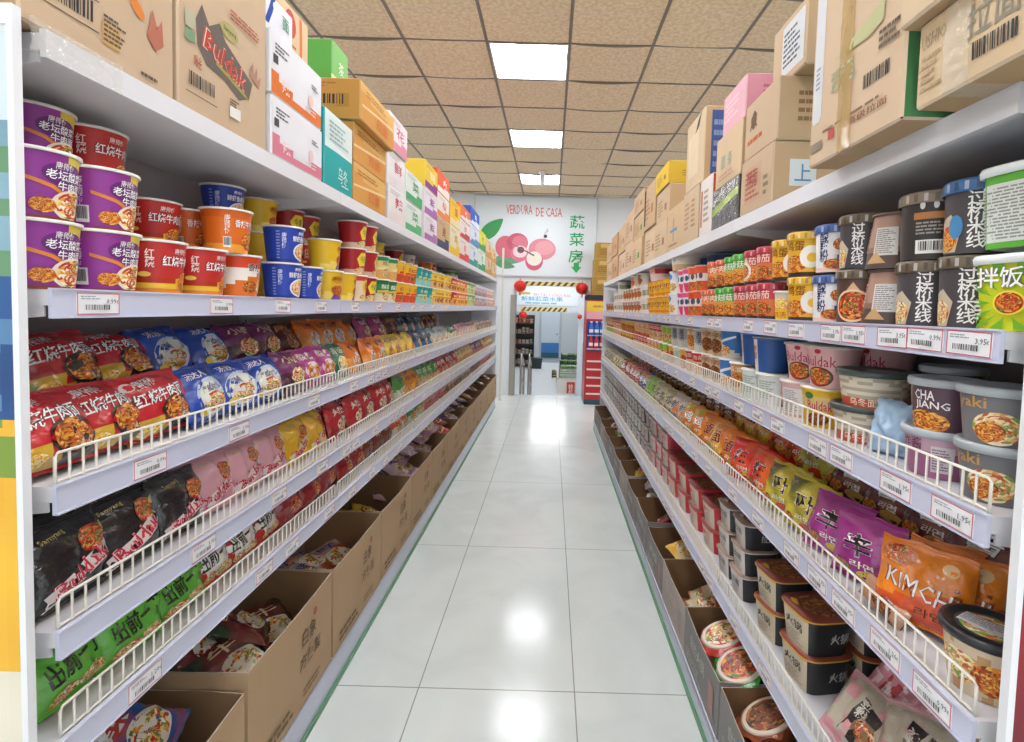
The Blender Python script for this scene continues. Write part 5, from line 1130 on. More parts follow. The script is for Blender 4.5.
# ------------------------------------------------------------------ open boxes on the base decks
BRD = '#ac9070'
def open_box(side, w, d, h, col, inner, front=(), end=(), wav=.008, seed=0, look='box'):
    """five thick board walls, cut-down rim that waves a little; front is local -Y"""
    mb = MB(); t = .004; rg = random.Random(seed)
    es = -1 if side == 'L' else 1
    def rim(u, k): return h - wav*(.5+.5*noise.noise(Vector((u*3+k*7.7+seed, k, 1)))) 
    def wall(P, Q, k, nrm):
        n = 12; vs = []; P = Vector((*P, 0)); Q = Vector((*Q, 0)); N = Vector((*nrm, 0))*t
        fs = []; cs = []
        for i in range(n+1):
            u = i/n; b = P.lerp(Q, u); hh = rim(u, k); bow = Vector((*nrm, 0))*(-.006*math.sin(PI*u))
            vs += [b, b - bow*.3 + Vector((0,0,hh*.5)), b - bow + Vector((0,0,hh)), b - bow - N + Vector((0,0,hh)), b - N - bow*.3 + Vector((0,0,hh*.5)), b - N]
        for i in range(n):
            o = i*6
            for j in range(5):
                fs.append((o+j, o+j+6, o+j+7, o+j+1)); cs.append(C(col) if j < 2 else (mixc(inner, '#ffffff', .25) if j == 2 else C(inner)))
        mb.add(vs, fs, cs)
    X, Y = w/2, d/2
    wall((-X,-Y), (X,-Y), 0, (0,-1)); wall((X,-Y), (X,Y), 1, (1,0)); wall((X,Y), (-X,Y), 2, (0,1)); wall((-X,Y), (-X,-Y), 3, (-1,0))
    mb.box(-X+t, X-t, -Y+t, Y-t, 0, .006, inner)
    F = lambda a, b, off: (a, -Y - off - .0022 - .006*math.sin(PI*(a+X)/w)*(b/h)*.6, b)
    draw(mb, F, front, .08)
    return Proto('open_carton', mb.mesh('open_carton', ['board']), [], 'cardboard box', look, (w, d, h))
ZK = SIDE['L']['kick'] + .001
glab = 'open boxes along the left base'
nL = 13
LBOX = []
for i in range(nL):
    y0 = [.79, 1.345, 1.895, 2.455][i] if i < 4 else 3.0 + (i-4)*.525
    y1 = [1.33, 1.88, 2.44, 2.985][i] if i < 4 else y0 + .512
    w = y1 - y0; h = .345 if i else .30
    pr = [('t','白象',.08,h*.68,.10,.06,'#75624c',{'fat':.03,'rot':0}),('t','方便面',.09,h*.45,.15,.05,'#75624c',{'fat':.02}),('lines',-.22,h*.06,.0,h*.2,2,'#75624c'),('lines',.04,h*.08,.2,h*.18,2,'#8a7458'),('e',.12,h*.82,.014,.014,'#b0604a')]
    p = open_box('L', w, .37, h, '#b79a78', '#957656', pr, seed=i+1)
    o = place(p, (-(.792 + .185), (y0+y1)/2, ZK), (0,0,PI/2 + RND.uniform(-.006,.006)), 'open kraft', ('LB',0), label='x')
    o['group'] = glab; LBOX.append((y0, y1, h))
    REG[-1]['label'] = f'open kraft box of packets, {ORDW[i]} along the left base' if i else 'open kraft box nearest the camera on the left base'
    REG[-1]['group'] = glab
# packets inside the left boxes
LK = {}
def soft(look, c0, c1, txt, tc, food, seed, w=.2, h=.2, t=.06): 
    b = lambda a, b: mixc(c0, c1, min(1, max(0, .5 + 3*noise.noise(Vector((a*9+seed, b*9, 1))))))
    return bag('noodle_packet', look, w, h, t, b, [('t',txt,.0,h*.74,w*.5,h*.2,tc,{'fat':.03}),('f',.01,h*.36,w*.3,h*.2,food,'#efe6d8')], seed=seed, nu=20, nv=16, ends=c0)
def jumble(key, protos, y0, y1, x0, x1, z0, n, side, text, tilt=.5, zstep=.045, base=-1.25):
    for i in range(n):
        p = protos[i % len(protos)]
        y = y0 + (y1-y0)*((i*.618) % 1) ; x = x0 + (x1-x0)*((i*.382+.2) % 1)
        s = -1 if side == 'L' else 1
        place(p, (s*x, y, z0 + zstep*(i//2)), (base + RND.uniform(-.25,.25), RND.uniform(-.3,.3), (PI/2 if side == 'L' else -PI/2) + RND.uniform(-tilt,tilt)), text, (key, 0), parts=False)
cont = [('blue and red noodle packet','#2f5aa0','#c8483c','辣','#f0ecea','mix',9,.06), ('dark crimson and green noodle packet','#7a2028','#3a4a34','牛','#e8d0a0','mix',8,.08), ('rusty multicolour noodle packet','#b8582c','#d8d0c8','鲜','#3a5a9a','mix',6,.08), ('gold foil noodle packet','#c8952c','#e8c84a','金','#8a3a1c','egg',6,.06),
        ('lilac noodle packet','#c8a0bc','#dcc0d0','紫','#7a4a78','pale',9,.16), ('pale mauve noodle packet','#b88aa0','#e0c8d4','花','#7a3a60','pale',9,.17), ('tomato red noodle packet','#b82c24','#d86a4a','番','#f4e4d0','red',8,.17), ('silver lilac noodle packet','#b8a8c0','#8a78a0','米','#f0ecf4','pale',9,.19), ('dark plum noodle packet','#5a3048','#8a5070','酱','#e8d0dc','dark',7,.18),
        ('ochre noodle packet','#b8803c','#d8a85a','麦','#6a3a1c','noodle',6,.18), ('smoky brown noodle packet','#6a5040','#8a705a','荞','#e8dcc8','dark',6,.18), ('dull green noodle packet','#6a7a4a','#9aa878','茶','#f0f0dc','pale',6,.18), ('cocoa noodle packet','#5c4032','#7a5a48','可','#e8d8c8','dark',6,.18)]
for i, (lk, c0, c1, t, tc, fd, n, dz) in enumerate(cont):
    p1 = soft(lk, c0, c1, t, tc, fd, 110+i); y0, y1, h = LBOX[i]
    jumble(f'lc{i}', [p1], y0+.12, y1-.12, .84, .99, ZK + .02 + dz, n, 'L', f'heaped in an open left box')
# right: low grey printed trays
glab = 'open trays along the right base'
ZKR = SIDE['R']['kick'] + .001
RBOX = []
ys = [.745, 1.20, 1.62, 2.06, 2.47, 2.87, 3.27, 3.67, 4.07, 4.47, 4.87, 5.27, 5.67, 6.07]
for i, y0 in enumerate(ys):
    y1 = (ys[i+1] if i+1 < len(ys) else 6.47) - .012; w = y1-y0; h = [.20,.20,.205,.20,.19,.21,.2,.215,.2,.21,.2,.2,.21,.2][i]
    col = '#8b8a88' if i % 4 != 3 else '#b0a49c'
    pr = [('t','自热火锅',-.02,h*.62,.18,.05,'#bdbbb6',{'fat':.02}),('lines',-w*.4,h*.12,w*.1,h*.36,3,'#b4b2ac'),('r',w*.28,h*.2,w*.4,h*.7,'#a19a94' if i % 2 else '#b08a86')]
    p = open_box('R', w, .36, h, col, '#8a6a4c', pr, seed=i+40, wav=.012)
    o = place(p, (.585 + .18, (y0+y1)/2, ZKR), (0,0,-PI/2 + RND.uniform(-.008,.008)), label=(f'open grey printed tray, {ORDW[i]} along the right base' if i else 'open grey printed tray nearest the camera on the right base'), group=glab)
    RBOX.append((y0, y1, h))
def dish(look, film, food, label_c, seed, r=.08):
    """round foil-topped noodle dish in a bright film wrapper that flares out around the rim"""
    p = cup('noodle_dish', look, r, r*.78, .055, film, [('t','面',.0,.03,.05,.03,'#f4efe6',{'fat':.03})], style='paper', lid='#e6d6c2', rim=label_c, cat='noodle dish', mat='film',
               liddecs=[('f',.0,.0,r*.86,r*.84,food,'#ece0d0'),('p',[(-r*.3,r*.1),(r*.9,r*.35),(r*.95,r*.15),(-r*.2,-r*.05)],mixc(film, '#ffffff', .3)),('t','米线',r*.35,r*.5,r*.7,r*.24,film,{'fat':.04,'o':'#f4efe6'})])
    mb = MB()
    def fl(u, v):
        t = u*2*PI; far = .5 + .5*math.sin(t + seed)               # wide on one side, narrow on the other
        rr = r*(.97 + v*(.10 + .30*far)) + .004*math.sin(t*9+seed)*v; z = .056 - .012*v + .012*v*noise.noise(Vector((math.cos(t)*3, math.sin(t)*3, seed))) + .006*math.sin(t*9)*v
        return (rr*math.sin(t), -rr*math.cos(t), z)
    mb.grid(fl, 72, 8, lambda u, v: film if v > .25 else mixc(film, '#ffffff', .25), closed=True, flip=True)
    p.parts.append(('film_wrapper', mb.mesh('film_wrapper', ['film']), 'bright crinkled film wrapper'))
    return p
dr, dg, dn = dish('round noodle dish','#c83a34','mix','#e08a80',1), dish('round noodle dish','#3f9a3c','red','#e8e2d4',2), dish('round noodle dish','#a85a3c','dark','#d8b0a0',3)
dgr = dish('round noodle dish','#5aa84a','mix','#e8e2d4',4)
def lay(p, x, y, z, rot, lb, g='round dishes in the near right trays'): place(p, (x, y, z), rot, label=lb, group=g, parts=True)
lay(dr, .70, 1.87, ZKR+.15, (.36,-.2,-1.3), 'round noodle dish with red wrapper edge in the third right tray')
lay(dg, .705, 1.70, ZKR+.155, (.4,-.2,-1.2), 'round noodle dish with bright green wrapper at the near side of the third tray')
lay(dr, .83, 1.80, ZKR+.07, (.3,.2,-1.8), 'round noodle dish with red wrapper behind the tilted one in the third tray')
lay(dgr, .715, 1.29, ZKR+.14, (.45,-.3,-1.3), 'round noodle dish with leaf green wrapper in the second right tray')
lay(dn, .715, 1.49, ZKR+.14, (.4,-.3,-1.4), 'round noodle dish with brown wrapper beside the bright green one')
lay(dn, .81, 1.10, ZKR+.10, (.35,.3,-.7), 'round noodle dish with brown wrapper at the back of the nearest tray')
lay(dn, .71, .90, ZKR+.10, (.3,-.2,-1.7), 'round noodle dish with brown wrapper closest to the upright')
RK = [None, None, None, ('orange and cream noodle packet','#d8582c','#e8d8b0','拌','#f4ece0','mix',6,.02), ('yellow boxed packet','#e8b42c','#e8d090','辣','#3a3a2c','egg',3,.17), ('magenta foil noodle packet','#b8304c','#d86a7a','梅','#f4e0e4','pale',4,.05), ('white wrapped noodle packet','#dcdad8','#cdd2d4','素','#9a9a9c','pale',4,.17),
      ('golden yellow noodle packet','#d8a42c','#e8c85a','鸡','#7a3a1c','noodle',5,.12), ('dark brown noodle packet','#5a3a2a','#7a5238','酱','#e0c8a8','dark',4,.03), ('cardboard brown noodle packet','#8a6a48','#a8845c','麦','#4a2a18','dark',4,.05), ('lime green noodle packet','#8ab84a','#c0d890','菜','#3a6a2a','pale',5,.15),
      ('brick brown noodle packet','#7a4a38','#9a6a54','番','#e8d0c0','red',5,.08), ('rosy brown noodle packet','#a06a60','#c89890','花','#f0e0dc','pale',5,.1), ('dark olive noodle packet','#5a5a3a','#7a7a54','茶','#e8e4cc','dark',5,.1)]
for i, k in enumerate(RK):
    if not k: continue
    lk, c0, c1, t, tc, fd, n, dz = k; y0, y1, h = RBOX[i]
    p1 = soft(lk, c0, c1, t, tc, fd, 140+i, .17, .17, .05)
    jumble(f'rc{i}', [p1], y0+.11, y1-.11, .64, .78, ZKR + .015 + dz*.8, n, 'R', 'heaped in an open right tray', zstep=.035)

# crinkled clear tape stuck along the lip by the nearest carton
tm = MB()
tm.grid(lambda u, v: (-.8105 + .004*noise.noise(Vector((u*30, v*5, 2))) - .0, .812 + .17*u, ZT - .046 + .052*v + .004*noise.noise(Vector((u*12, v*4, 8)))), 40, 8)
tm.grid(lambda u, v: (-.8105 - .02*v + .003*noise.noise(Vector((u*30, 2+v*5, 2))), .812 + .17*u, ZT + .006 + .001*v + .002*noise.noise(Vector((u*30, v*5, 7)))), 40, 4)
o = tm.build('clear_tape', 'cleartape'); tag(o, 'crinkled clear tape along the left top shelf lip under the nearest carton', 'tape')
# ------------------------------------------------------------------ painted sign over the doorway
SX0, SX1, SZ0, SZ1 = -1.32, .72, 2.06, 3.36
sm = MB(); yb = WALLY - .03
sm.box(SX0, SX1, yb+.004, WALLY-.002, SZ0, SZ1, '#dfe6ea')
def SG(a, b, off): return (a, yb + .003 - off, b)
def leaf(x, z, l, w, ang, c):
    pts = []
    for k in range(13): t = k/12; pts.append((l*t, w*math.sin(PI*t)**.8*(1-.3*t)))
    for k in range(11, 0, -1): t = k/12; pts.append((l*t, -w*math.sin(PI*t)**.8*(1-.3*t)))
    ca, sa = math.cos(ang), math.sin(ang)
    return ('p', [(x + a*ca - b*sa, z + a*sa + b*ca) for a, b in pts], c)
sg = [leaf(-1.25,2.62,.55,.14,.75,'#3f9a58'), leaf(-1.3,2.7,.3,.1,1.9,'#2f8a50'), leaf(-1.0,2.32,.55,.1,.0,'#6a9a78'), leaf(-.98,2.26,.36,.08,-.2,'#5a8f6a'),
      ('e',-.80,2.52,.17,.19,'#d06a7c'), ('e',-.60,2.60,.18,.16,'#c85a70'), ('e',-.56,2.60,.13,.12,'#d87a8c'), ('e',-.18,2.50,.23,.18,'#dc8c98',-.3), ('e',-.14,2.52,.16,.12,'#e4a0a8',-.3),
      ('e',-.56,2.42,.15,.14,'#d8788a'), ('e',-.55,2.45,.12,.10,'#eed4d8'), ('e',-.54,2.48,.06,.055,'#6a4a54'), ('e',-.31,2.30,.15,.16,'#cf6478'), ('e',-.31,2.34,.13,.12,'#eedfdc'), ('e',-.30,2.35,.08,.07,'#e6e4cc'),
      ('p',[(-.86,2.66),(-.3,2.40),(-.32,2.38)],'#7a5a4c'),
      ('e',-.13,2.72,.03,.03,'#3a3a44'), ('p',[(-.16,2.74),(-.10,2.86),(-.08,2.80)],'#b8c0c8'),
      ('t','VERDURA',-.58,3.15,.44,.15,'#c86a70',{'fat':.01,'o':'#ecdcdc'}), ('t','DE CASA',-.08,3.12,.44,.15,'#c86a70',{'fat':.01,'o':'#ecdcdc'}),
      ('t','蔬',.40,2.97,.25,.22,'#2fa862',{'fat':.02}), ('t','菜',.40,2.68,.25,.22,'#2fa862',{'fat':.02}), ('t','房',.39,2.40,.24,.22,'#2fa862',{'fat':.02}),
      ('p',[(.36,2.29),(.45,2.29),(.45,2.22),(.495,2.22),(.405,2.12),(.315,2.22),(.36,2.22)],'#2fae62')]
draw(sm, SG, sg, 0)
so = sm.build('wall_sign', 'print'); tag(so, 'large white sign with lychees and green characters above the doorway', 'sign')
fr = MB()
for a in ((SX0-.02,SX1+.02,SZ1,SZ1+.02),(SX0-.02,SX1+.02,SZ0-.02,SZ0),(SX0-.02,SX0,SZ0,SZ1),(SX1,SX1+.02,SZ0,SZ1)): fr.box(a[0], a[1], yb-.006, WALLY-.002, a[2], a[3], '#cdd4da')
fr.build('sign_frame', 'print', so); 
# white pipe dome on the ceiling near the wall
cm = MB(); cm.lathe([(.05,0),(.05,-.02),(.035,-.03),(.035,-.16),(.02,-.2),(.0,-.205)], 20, '#e9e9ea', cx=0, cy=0)
co = cm.build('ceiling_camera', 'plastic', None, (-.17, 7.2, CEIL-.016)); tag(co, 'small white cylinder camera hanging under the ceiling near the sign', 'camera')
# doorway lining and posts
mb = MB(); mb.box(DX0-.09, DX0, WALLY-.03, WALLY+.15, 0, 1.72, '#b9b6b0'); o = mb.build('trim_3', ['steel']); struct(o)
mb = MB(); mb.box(DX1, DX1+.06, WALLY-.03, WALLY+.15, 0, .93, '#b9b6b0'); o = mb.build('trim_4', ['steel']); struct(o)
# passage: steps down, side walls, second header
FL2 = -.50; Y2 = 11.2
mb = MB(); 
for k in range(3): mb.box(-1.4, 1.2, WALLY+.12 + k*.36, WALLY+.12 + (k+1)*.36 + (8 if k == 2 else 0), FL2-.1, -.12*(k+1) - (.02 if k == 2 else 0), '#cfd4d2')
struct(mb.build('trim_5', [wallm]))
flm = mat('far_floor', '#c9cfcf', rough=.25)
mb = MB(); mb.box(-4, 4, WALLY+1.2, 21.2, FL2-.06, FL2, '#ccd2d2'); struct(mb.build('trim_6', [flm]))
pale = mat('pale_far_wall', '#dfe5ea', rough=.6)
mb = MB(); mb.box(-3.2, -3.1, WALLY+.12, 21, FL2, 3, '#fff'*1 if False else '#e4e8ec'); mb.box(3.1, 3.2, WALLY+.12, 21, FL2, 3, '#e4e8ec'); mb.box(-3.2, 3.2, 21, 21.1, FL2, 3, '#e4e8ec'); struct(mb.build('wall_far', [pale]))
mb = MB(); mb.box(-3.2, 3.2, WALLY+.12, 21.1, 2.6, 2.66); struct(mb.build('ceiling_far', [pale]))
HX0, HX1, HZ = -.76, .60, 1.44
mb = MB(); mb.box(-3.1, HX0, Y2, Y2+.12, FL2, 2.6); mb.box(HX1, 3.1, Y2, Y2+.12, FL2, 2.6); mb.box(HX0, HX1, Y2, Y2+.12, HZ, 2.6); struct(mb.build('wall_passage', [pale]))
def hazard(name, x0, x1, y, z0, z1, label):
    mb = MB(); mb.box(x0, x1, y-.012, y+.006, z0, z1, '#e6d27a'); n = 9; st = (x1-x0)/n; h = z1-z0
    for k in range(n):
        a = x0 + k*st + st*.1
        mb.add([(a, y-.0135, z0), (a+st*.45, y-.0135, z0), (min(a+st*.45+h*.8, x1), y-.0135, z1), (min(a+h*.8, x1-.01), y-.0135, z1)], [(0,1,2,3)], '#4a4440')
    o = mb.build(name, 'print'); tag(o, label, 'warning strip', 'hazard strips')
hazard('hazard_strip', DX0+.10, DX1-.06, WALLY, DZ+.004, DZ+.07, 'black and yellow hazard strip along the doorway top')
hazard('hazard_strip', HX0+.10, HX1-.25, Y2-.001, HZ+.0, HZ+.09, 'black and yellow hazard strip under the banner in the passage')
bm_ = MB(); bm_.box(HX0+.02, HX1-.02, Y2-.02, Y2-.004, HZ+.13, HZ+.42, '#e9eef2')
draw(bm_, lambda a, b, off: (a, Y2-.0205-off, b), [('r',HX0+.06,HZ+.36,HX0+.3,HZ+.41,'#e0b050'),('t','FRUTAS Y VERDURAS',.02,HZ+.36,.8,.07,'#e09a9a',{'fat':.01}),('t','新鲜蔬菜水果',-.2,HZ+.27,.9,.1,'#4aa8d8',{'fat':.02}),('lines',HX0+.2,HZ+.15,HX1-.3,HZ+.21,1,'#8ac0d8')], 0)
o = bm_.build('shop_banner', 'print'); tag(o, 'pale banner with blue and pink writing across the passage header', 'banner')
def lantern(x, y, z, r, label):
    e = empty('paper_lantern', (x, y, z))
    mb = MB(); n = 24
    prof = [(r*max(.16, math.sin(PI*(k+1)/14))**.9, -r*.92*math.cos(PI*(k+1)/14)) for k in range(13)]
    mb.lathe(prof, n, '#d8281e', wob=lambda a, j: -.05*r*(1 if int(a/(2*PI)*n) % 2 else 0), cap0=True, cap1=True); mb.build('lantern_body', 'paper', e)
    mb = MB(); mb.lathe([(r*.2, r*.86), (r*.22, r*.98)], 12, '#e0b83a', cap1=True); mb.lathe([(r*.22, -r*.98), (r*.2, -r*.86)], 12, '#e0b83a', cap0=True)
    for k in range(7): mb.tube([(r*.1*math.cos(k), r*.1*math.sin(k), -r*.95), (r*.13*math.cos(k), r*.13*math.sin(k), -r*1.45)], r*.03, 4, '#d8281e')
    mb.build('tassel', 'paper', e)
    mb = MB(); mb.tube([(0,0,r*.9), (0,0,r*1.3)], .006, 5, '#a82018'); mb.build('cord', 'paper', e)
    tag(e, label, 'lantern', 'red paper lanterns')
lantern(DX0+.07, WALLY-.12, DZ-.02, .105, 'red paper lantern at the top left corner of the doorway')
lantern(DX1-.06, WALLY-.12, DZ-.03, .105, 'red paper lantern at the top right corner of the doorway')
lantern(HX0+.16, Y2-.12, HZ-.09, .09, 'smaller red lantern hanging left inside the passage')
lantern(HX1+.02, Y2-.12, HZ-.09, .055, 'smallest red lantern hanging right inside the passage')
# handrails on the steps
for x, lb in ((-.50, 'steel handrail at the left edge of the steps'), (-.36, 'second steel handrail beside the bin, right of the first')):
    mb = MB(); y0, y1 = WALLY+.25, WALLY+1.25
    mb.tube([(x,y0,-.12),(x,y0,.62),(x,y0+.06,.68),(x,y1-.06,.40),(x,y1,.32),(x,y1,FL2)], .022, 10); 
    e = mb.build('handrail', 'steel'); tag(e, lb, 'handrail', 'steel handrails')
    mb = MB(); mb.tube([(x,y0,.3),(x,y1,.0)], .014, 8); mb.build('middle_rail', 'steel', e)
    mb = MB(); mb.lathe([(.05,0),(.05,.012),(.024,.016)], 14, '#b0b0b0', cx=x, cy=y0, z=-.12); mb.build('foot_plate', 'steel', e)
# far room: shelf stand, bin, door, produce
e = empty('shelf_stand', (-.86, 16.6, FL2)); tag(e, 'dark metal stand of packed goods in the far room', 'shelf stand')
mb = MB(); mb.box(-.34, .34, .16, .2, 0, 1.78, '#5a4a44'); mb.build('back_panel', 'plastic', e)
for sx in (-1, 1): mb = MB(); mb.box(sx*.33-.015, sx*.33+.015, -.2, .2, 0, 1.78, '#3a3432'); mb.build('post', 'plastic', e)
rg = random.Random(5)
for k in range(5):
    z = .18 + k*.33
    mb = MB(); mb.box(-.32, .32, -.22, .17, z, z+.02, '#4a4240'); mb.build('shelf', 'plastic', e)
    for j in range(5):
        c = rg.choice(['#d8cfc0','#c8b8a0','#d8b0a0','#e0d8c8','#b8c0a8','#c86a50']); w_ = .11
        mb = MB(); hh = rg.uniform(.12, .2)
        for q in range(4): mb.lathe([(w_/2*.95, q*hh/4), (w_/2, q*hh/4+.006), (w_/2, (q+1)*hh/4-.006), (w_/2*.95, (q+1)*hh/4)], 12, c if q % 2 else mixc(c, '#8a4a3a', .4), cap0=(q == 0), cap1=(q == 3))
        o = mb.build('food_tin', 'paper', None, (-.86-.25+j*.125, 16.6-.1, FL2+z+.021))
        tag(o, f'squat food tin, {ORDW[j]} from the left on the {["bottom","fourth","third","second","top"][k]} shelf of the far stand', 'food tin', 'tins on the far stand')
e = empty('waste_bin', (-.44, 16.2, FL2)); tag(e, 'dark square waste bin on the floor of the far room', 'bin')
mb = MB(); mb.add([(-.17,-.15,0),(.17,-.15,0),(.17,.15,0),(-.17,.15,0),(-.21,-.19,.42),(.21,-.19,.42),(.21,.19,.42),(-.21,.19,.42)], [(0,3,2,1),(0,1,5,4),(1,2,6,5),(2,3,7,6),(3,0,4,7)], '#2e3a3c'); mb.build('bin_body', 'plastic', e)
mb = MB(); mb.box(-.22,.22,-.2,.2,.42,.45,'#273234'); mb.box(-.1,.1,-.21,-.2,.43,.44,'#3a4648'); mb.build('lid', 'plastic', e)
dm_ = MB(); dm_.box(-.36, .36, 20.93, 20.99, FL2+.01, FL2+1.95, '#dbe6f0'); dm_.box(-.36, .36, 20.925, 20.93, FL2+.2, FL2+.62, '#4a8ad0'); dm_.box(-.36, .36, 20.925, 20.93, FL2+.01, FL2+.22, '#3a6a7a')
do = dm_.build('door_1', 'plastic'); struct(do)
mb = MB(); mb.box(-.44,-.36,20.92,21,FL2,FL2+2.03,'#c8d0d8'); mb.box(.36,.44,20.92,21,FL2,FL2+2.03,'#c8d0d8'); mb.box(-.44,.44,20.92,21,FL2+1.95,FL2+2.03,'#c8d0d8'); struct(mb.build('trim_7', 'plastic'))
mb = MB(); mb.box(.24,.30,20.88,20.925,FL2+.95,FL2+1.0,'#8a929a'); mb.build('door_handle', 'plastic', do)
# produce counter on the right of the passage
PX = .48
def crate(x, y, z, w, d, h, col, label, greens, seed):
    e = empty('produce_crate', (x, y, z)); tag(e, label, 'crate', 'produce crates in the far room')
    mb = MB(); n = 4
    for k in range(n):
        z0 = h*k/n; z1 = z0 + h/n*.72
        mb.box(-w/2, w/2, -d/2, -d/2+.012, z0, z1, col); mb.box(-w/2, w/2, d/2-.012, d/2, z0, z1, col); mb.box(-w/2, -w/2+.012, -d/2, d/2, z0, z1, col); mb.box(w/2-.012, w/2, -d/2, d/2, z0, z1, col)
    for sx in (-1,1):
        for sy in (-1,1): mb.box(sx*w/2-sx*.03, sx*w/2, sy*d/2-sy*.03, sy*d/2, 0, h, col)
    mb.box(-w/2, w/2, -d/2, d/2, 0, .012, col)
    mb.build('slatted_body', 'plastic', e)
    for sy in (-1, 1):
        mb = MB(); mb.box(-w*.18, w*.18, sy*(d/2-.006)-.008, sy*(d/2-.006)+.008, h*.86, h*.98, mixc(col, '#000000', .3)); mb.build('hand_grip', 'plastic', e)
    rg = random.Random(seed)
    for i in range(6):
        vx, vy = x + (i % 3 - 1)*w*.28, y + (i//3 - .5)*d*.42
        mb = MB(); c = rg.choice(greens); r = min(w, d)*.20
        for L_ in range(7):
            t = L_*2*PI/7; 
            def fn(u, v, t=t): 
                q = t + (u-.5)*1.5; rr = r*(.25 + .9*v**.8)*(1-.18*abs(u-.5)); zz = r*1.5*math.sin(v*1.9)*.9 + .01*math.sin(u*17+L_)
                return (rr*math.cos(q), rr*math.sin(q), zz)
            mb.grid(fn, 5, 5, lambda u, v: mixc('#dfe6c4', c, min(1, v*1.3)))
        mb.lathe([(r*.35,-.02),(r*.5,.03),(r*.4,.09),(.001,.11)], 10, mixc(c, '#e8ecc8', .5), cap0=True)
        o = mb.build('leafy_vegetable', 'paper', None, (vx, vy, z + h*.72)); 
        tag(o, f'green leafy head, {ORDW[i]} in the {label.split(" crate")[0]} crate', 'vegetable', 'leafy vegetables in the crates')
mb = MB(); mb.box(-.30,.30,-.9,.9,.42,.46,'#d8d4cc')
e = mb.build('display_table', 'plastic', None, (PX, 12.35, FL2)); tag(e, 'low pale table holding produce crates in the passage', 'table')
for sx in (-1,1):
    for sy in (-1,1): m2 = MB(); m2.box(sx*.27-.025, sx*.27+.025, sy*.86-.025, sy*.86+.025, 0, .42, '#c8c2b8'); m2.build('leg', 'plastic', e)
m2 = MB(); m2.box(-.3,.3,-.905,-.895,.0,.42,'#e6ddd0'); draw(m2, lambda a, b, off: (a, -.906-off, b), [('r',-.08,.02,.10,.38,'#d8483a'),('t','特\n价',.01,.2,.1,.26,'#f4e8d8',{'fat':.03})], 0); m2.build('front_board', 'plastic', e)['label'] = 'cream front board with a red price sign'
G1_ = ['#5a9a4a','#78b058','#a8c078','#d0dcae']
crate(PX, 11.75, FL2+.461, .52, .40, .20, '#c8d0c0', 'front pale crate of greens', G1_, 1)
crate(PX+.02, 12.25, FL2+.461, .52, .40, .30, '#4a5a50', 'middle dark crate of greens', G1_, 2)
crate(PX+.05, 12.78, FL2+.461, .50, .40, .44, '#6a7a6c', 'rear tall crate of greens', G1_, 3)
crate(.28, 14.2, FL2, .42, .5, .28, '#8a6a4a', 'brown floor crate of greens', ['#9ab070','#c8d0a0'], 4)
# drinks cooler and boxes right of the doorway
e = empty('drinks_cooler', (.86, 8.40, 0)); tag(e, 'red and blue drinks cooler right of the doorway', 'drinks cooler')
mb = MB(); mb.box(-.30,.30,-.28,.30,.08,1.72,'#b8242c'); mb.box(-.30,.30,-.28,.30,0,.08,'#1f4a52'); mb.box(-.30,.30,-.285,.30,1.66,1.74,'#26262a'); mb.build('cabinet', 'plastic', e)
mb = MB(); mb.box(-.28,.28,-.29,-.281,.86,1.32,'#22489a'); mb.build('door_panel', 'plastic', e)
mb = MB(); mb.box(-.30,.30,-.295,-.281,1.36,1.64,'#e8c23a'); mb.box(-.30,.30,-.297,-.294,1.36,1.48,'#e6a0b0'); draw(mb, lambda a, b, off: (a, -.2955-off, b), [('lines',-.2,1.53,.1,1.59,1,'#c8843a')], 0); mb.build('header_sign', 'print', e)['label'] = 'yellow and pink header sign'
for k in range(5): mb = MB(); mb.box(-.27,.0,-.292,-.281,.16+k*.13,.185+k*.13,'#e8e0da'); mb.build('vent_bar', 'plastic', e)
for k in range(3):
    for q, (c, h_) in enumerate((('#3a6ac8', .9), ('#d8303a', 0))):
        mb = MB(); mb.lathe([(.030,0),(.033,.01),(.033,.12),(.02,.16),(.014,.19),(.014,.2)], 14, c, cap0=True, cap1=True); mb.lathe([(.034,.04),(.034,.09)], 14, '#e8e8ea'); mb.lathe([(.016,.195),(.016,.215),(.001,.216)], 12, '#e0e0e4')
        o = mb.build('drink_bottle', 'plastic', None, (.86-.22+k*.085, 8.075, .90 + (.21 if q == 0 else 0)))
        tag(o, f'{"blue" if q == 0 else "red"} drink bottle, {ORDW[k]} from the left on the {"upper" if q == 0 else "lower"} cooler ledge', 'bottle', 'bottles on the cooler ledges')
mb = MB(); mb.box(-.28,.28,-.37,-.281,.885,.898,'#c8ccd0'); mb.box(-.28,.28,-.37,-.281,1.098,1.108,'#c8ccd0'); mb.build('ledge', 'plastic', e)
for i, (z, h_, w_, yy) in enumerate(((1.742,.30,.40,8.42),(2.043,.28,.36,8.44),(2.324,.26,.30,8.45))):
    p = case(f'ochre {i}', w_, .36, h_, '#b8924e', side='R', endcol='#a8843f', front=[('lines',-.1,.1,.1,.2,3,'#8a6a34')], end=[('lines',-.12,.06,.1,.16,3,'#8a6a34'),('r',-.1,.18,.05,.24,'#c8a868')])
    o = place(p, (.83 + .02*i, yy, z), (0,0,-PI/2), label=('lowest ochre carton on top of the drinks cooler','middle ochre carton on top of the drinks cooler','topmost ochre carton on top of the drinks cooler')[i], group='ochre cartons on the cooler')
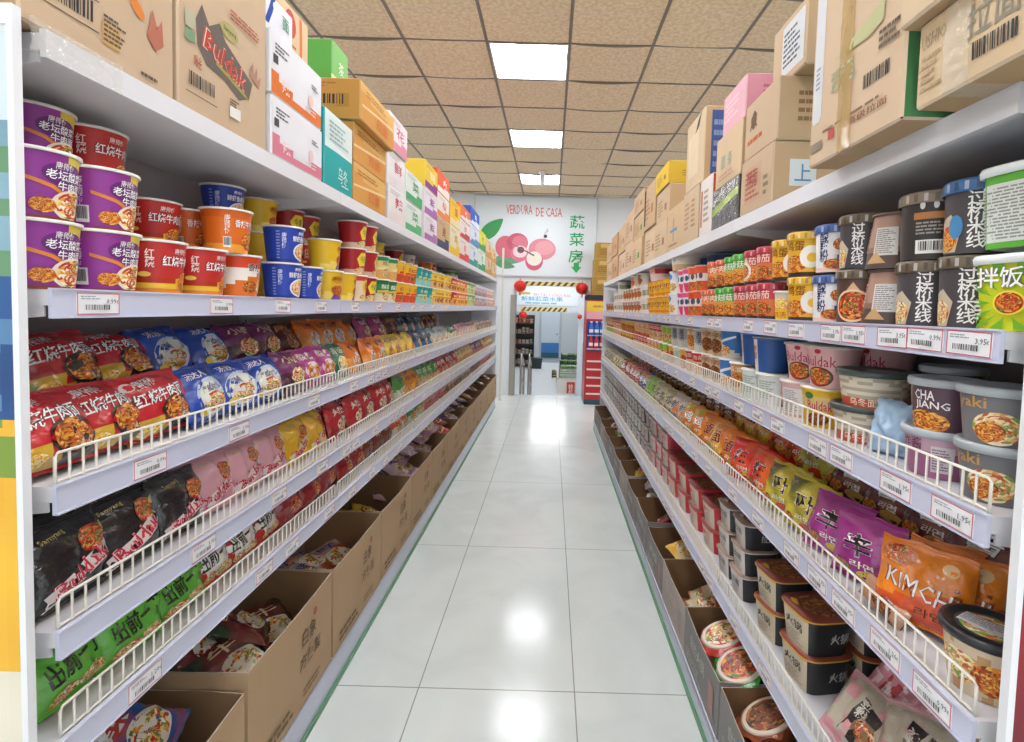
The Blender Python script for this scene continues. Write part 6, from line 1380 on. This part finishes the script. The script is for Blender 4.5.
# narrow side post past the left shelf
mb = MB(); mb.box(-.015,.015,-.015,.015,0,2.45,'#d8d4c4'); mb.box(-.03,.03,-.03,.03,0,.01,'#c8c4b4')
o = mb.build('rack_post', 'plastic', None, (-.79, 8.30, 0)); tag(o, 'thin cream rack post standing past the left shelf end', 'post')
lm = mat('far_lamp', '#ffffff', emit=('#ffffff', 9))
for k, y in enumerate((10.2, 13.5, 16.5, 19.5)):
    mb = MB(); mb.box(-.6,.6,-.3,.3,0,.02,'#ffffff'); o = mb.build('ceiling_light', [lm], None, (0, y, 2.577)); tag(o, 'far room ceiling panel lamp out of view', 'ceiling light', 'far room lamps out of view')
# ------------------------------------------------------------------ a label for every thing
ORD = ['first','second','third','fourth','fifth','sixth','seventh','eighth','ninth','tenth','eleventh','twelfth','thirteenth','fourteenth','fifteenth','sixteenth','seventeenth','eighteenth','nineteenth','twentieth']
PROB = []
def finish_labels():
    runs = {}
    for r in REG:
        if r['label']:
            r['o']['label'] = r['label']
            if r['group']: r['o']['group'] = r['group']
            continue
        runs.setdefault((r['look'], r['where'], str(r['key'])), []).append(r)
    looks = {}
    for r in REG: looks[r['look']] = looks.get(r['look'], 0) + 1
    seen = {}
    for (look, where, key), rs in runs.items():
        rs.sort(key=lambda r: r['y'])
        for i, r in enumerate(rs):
            n = len(rs)
            if n == 1: s = f'{look} {where}'
            elif i == n-1 and n > 2: s = f'{look} {where}, farthest such'
            elif i == 0: s = f'{look} {where}, nearest such'
            else: s = f'{look} {where}, {ORD[i] if i < 20 else str(i+1)+"th"} nearest such'
            w = s.split()
            if len(w) > 16: PROB.append('LONG '+s)
            if s in seen: PROB.append('DUP '+s)
            seen[s] = 1
            r['o']['label'] = s
            if looks[look] > 1: r['o']['group'] = r['group'] or plural(look)
def plural(s):
    w = s.split(' with ')[0].split()
    j = ' '.join(w)
    return j + ('es' if j.endswith(('x', 's', 'sh')) else 's')
finish_labels()
w = bpy.data.worlds.new('store_ambient'); sc.world = w; w.use_nodes = True  # uniform fill light added, entering where the room is open behind the camera
w.node_tree.nodes['Background'].inputs[0].default_value = (.95, .97, 1.0, 1)
w.node_tree.nodes['Background'].inputs[1].default_value = .85
vs_ = sc.view_settings; vs_.view_transform = 'Standard'; vs_.look = 'None'; vs_.exposure = 0.5; vs_.gamma = 1.0; vs_.use_curve_mapping = False
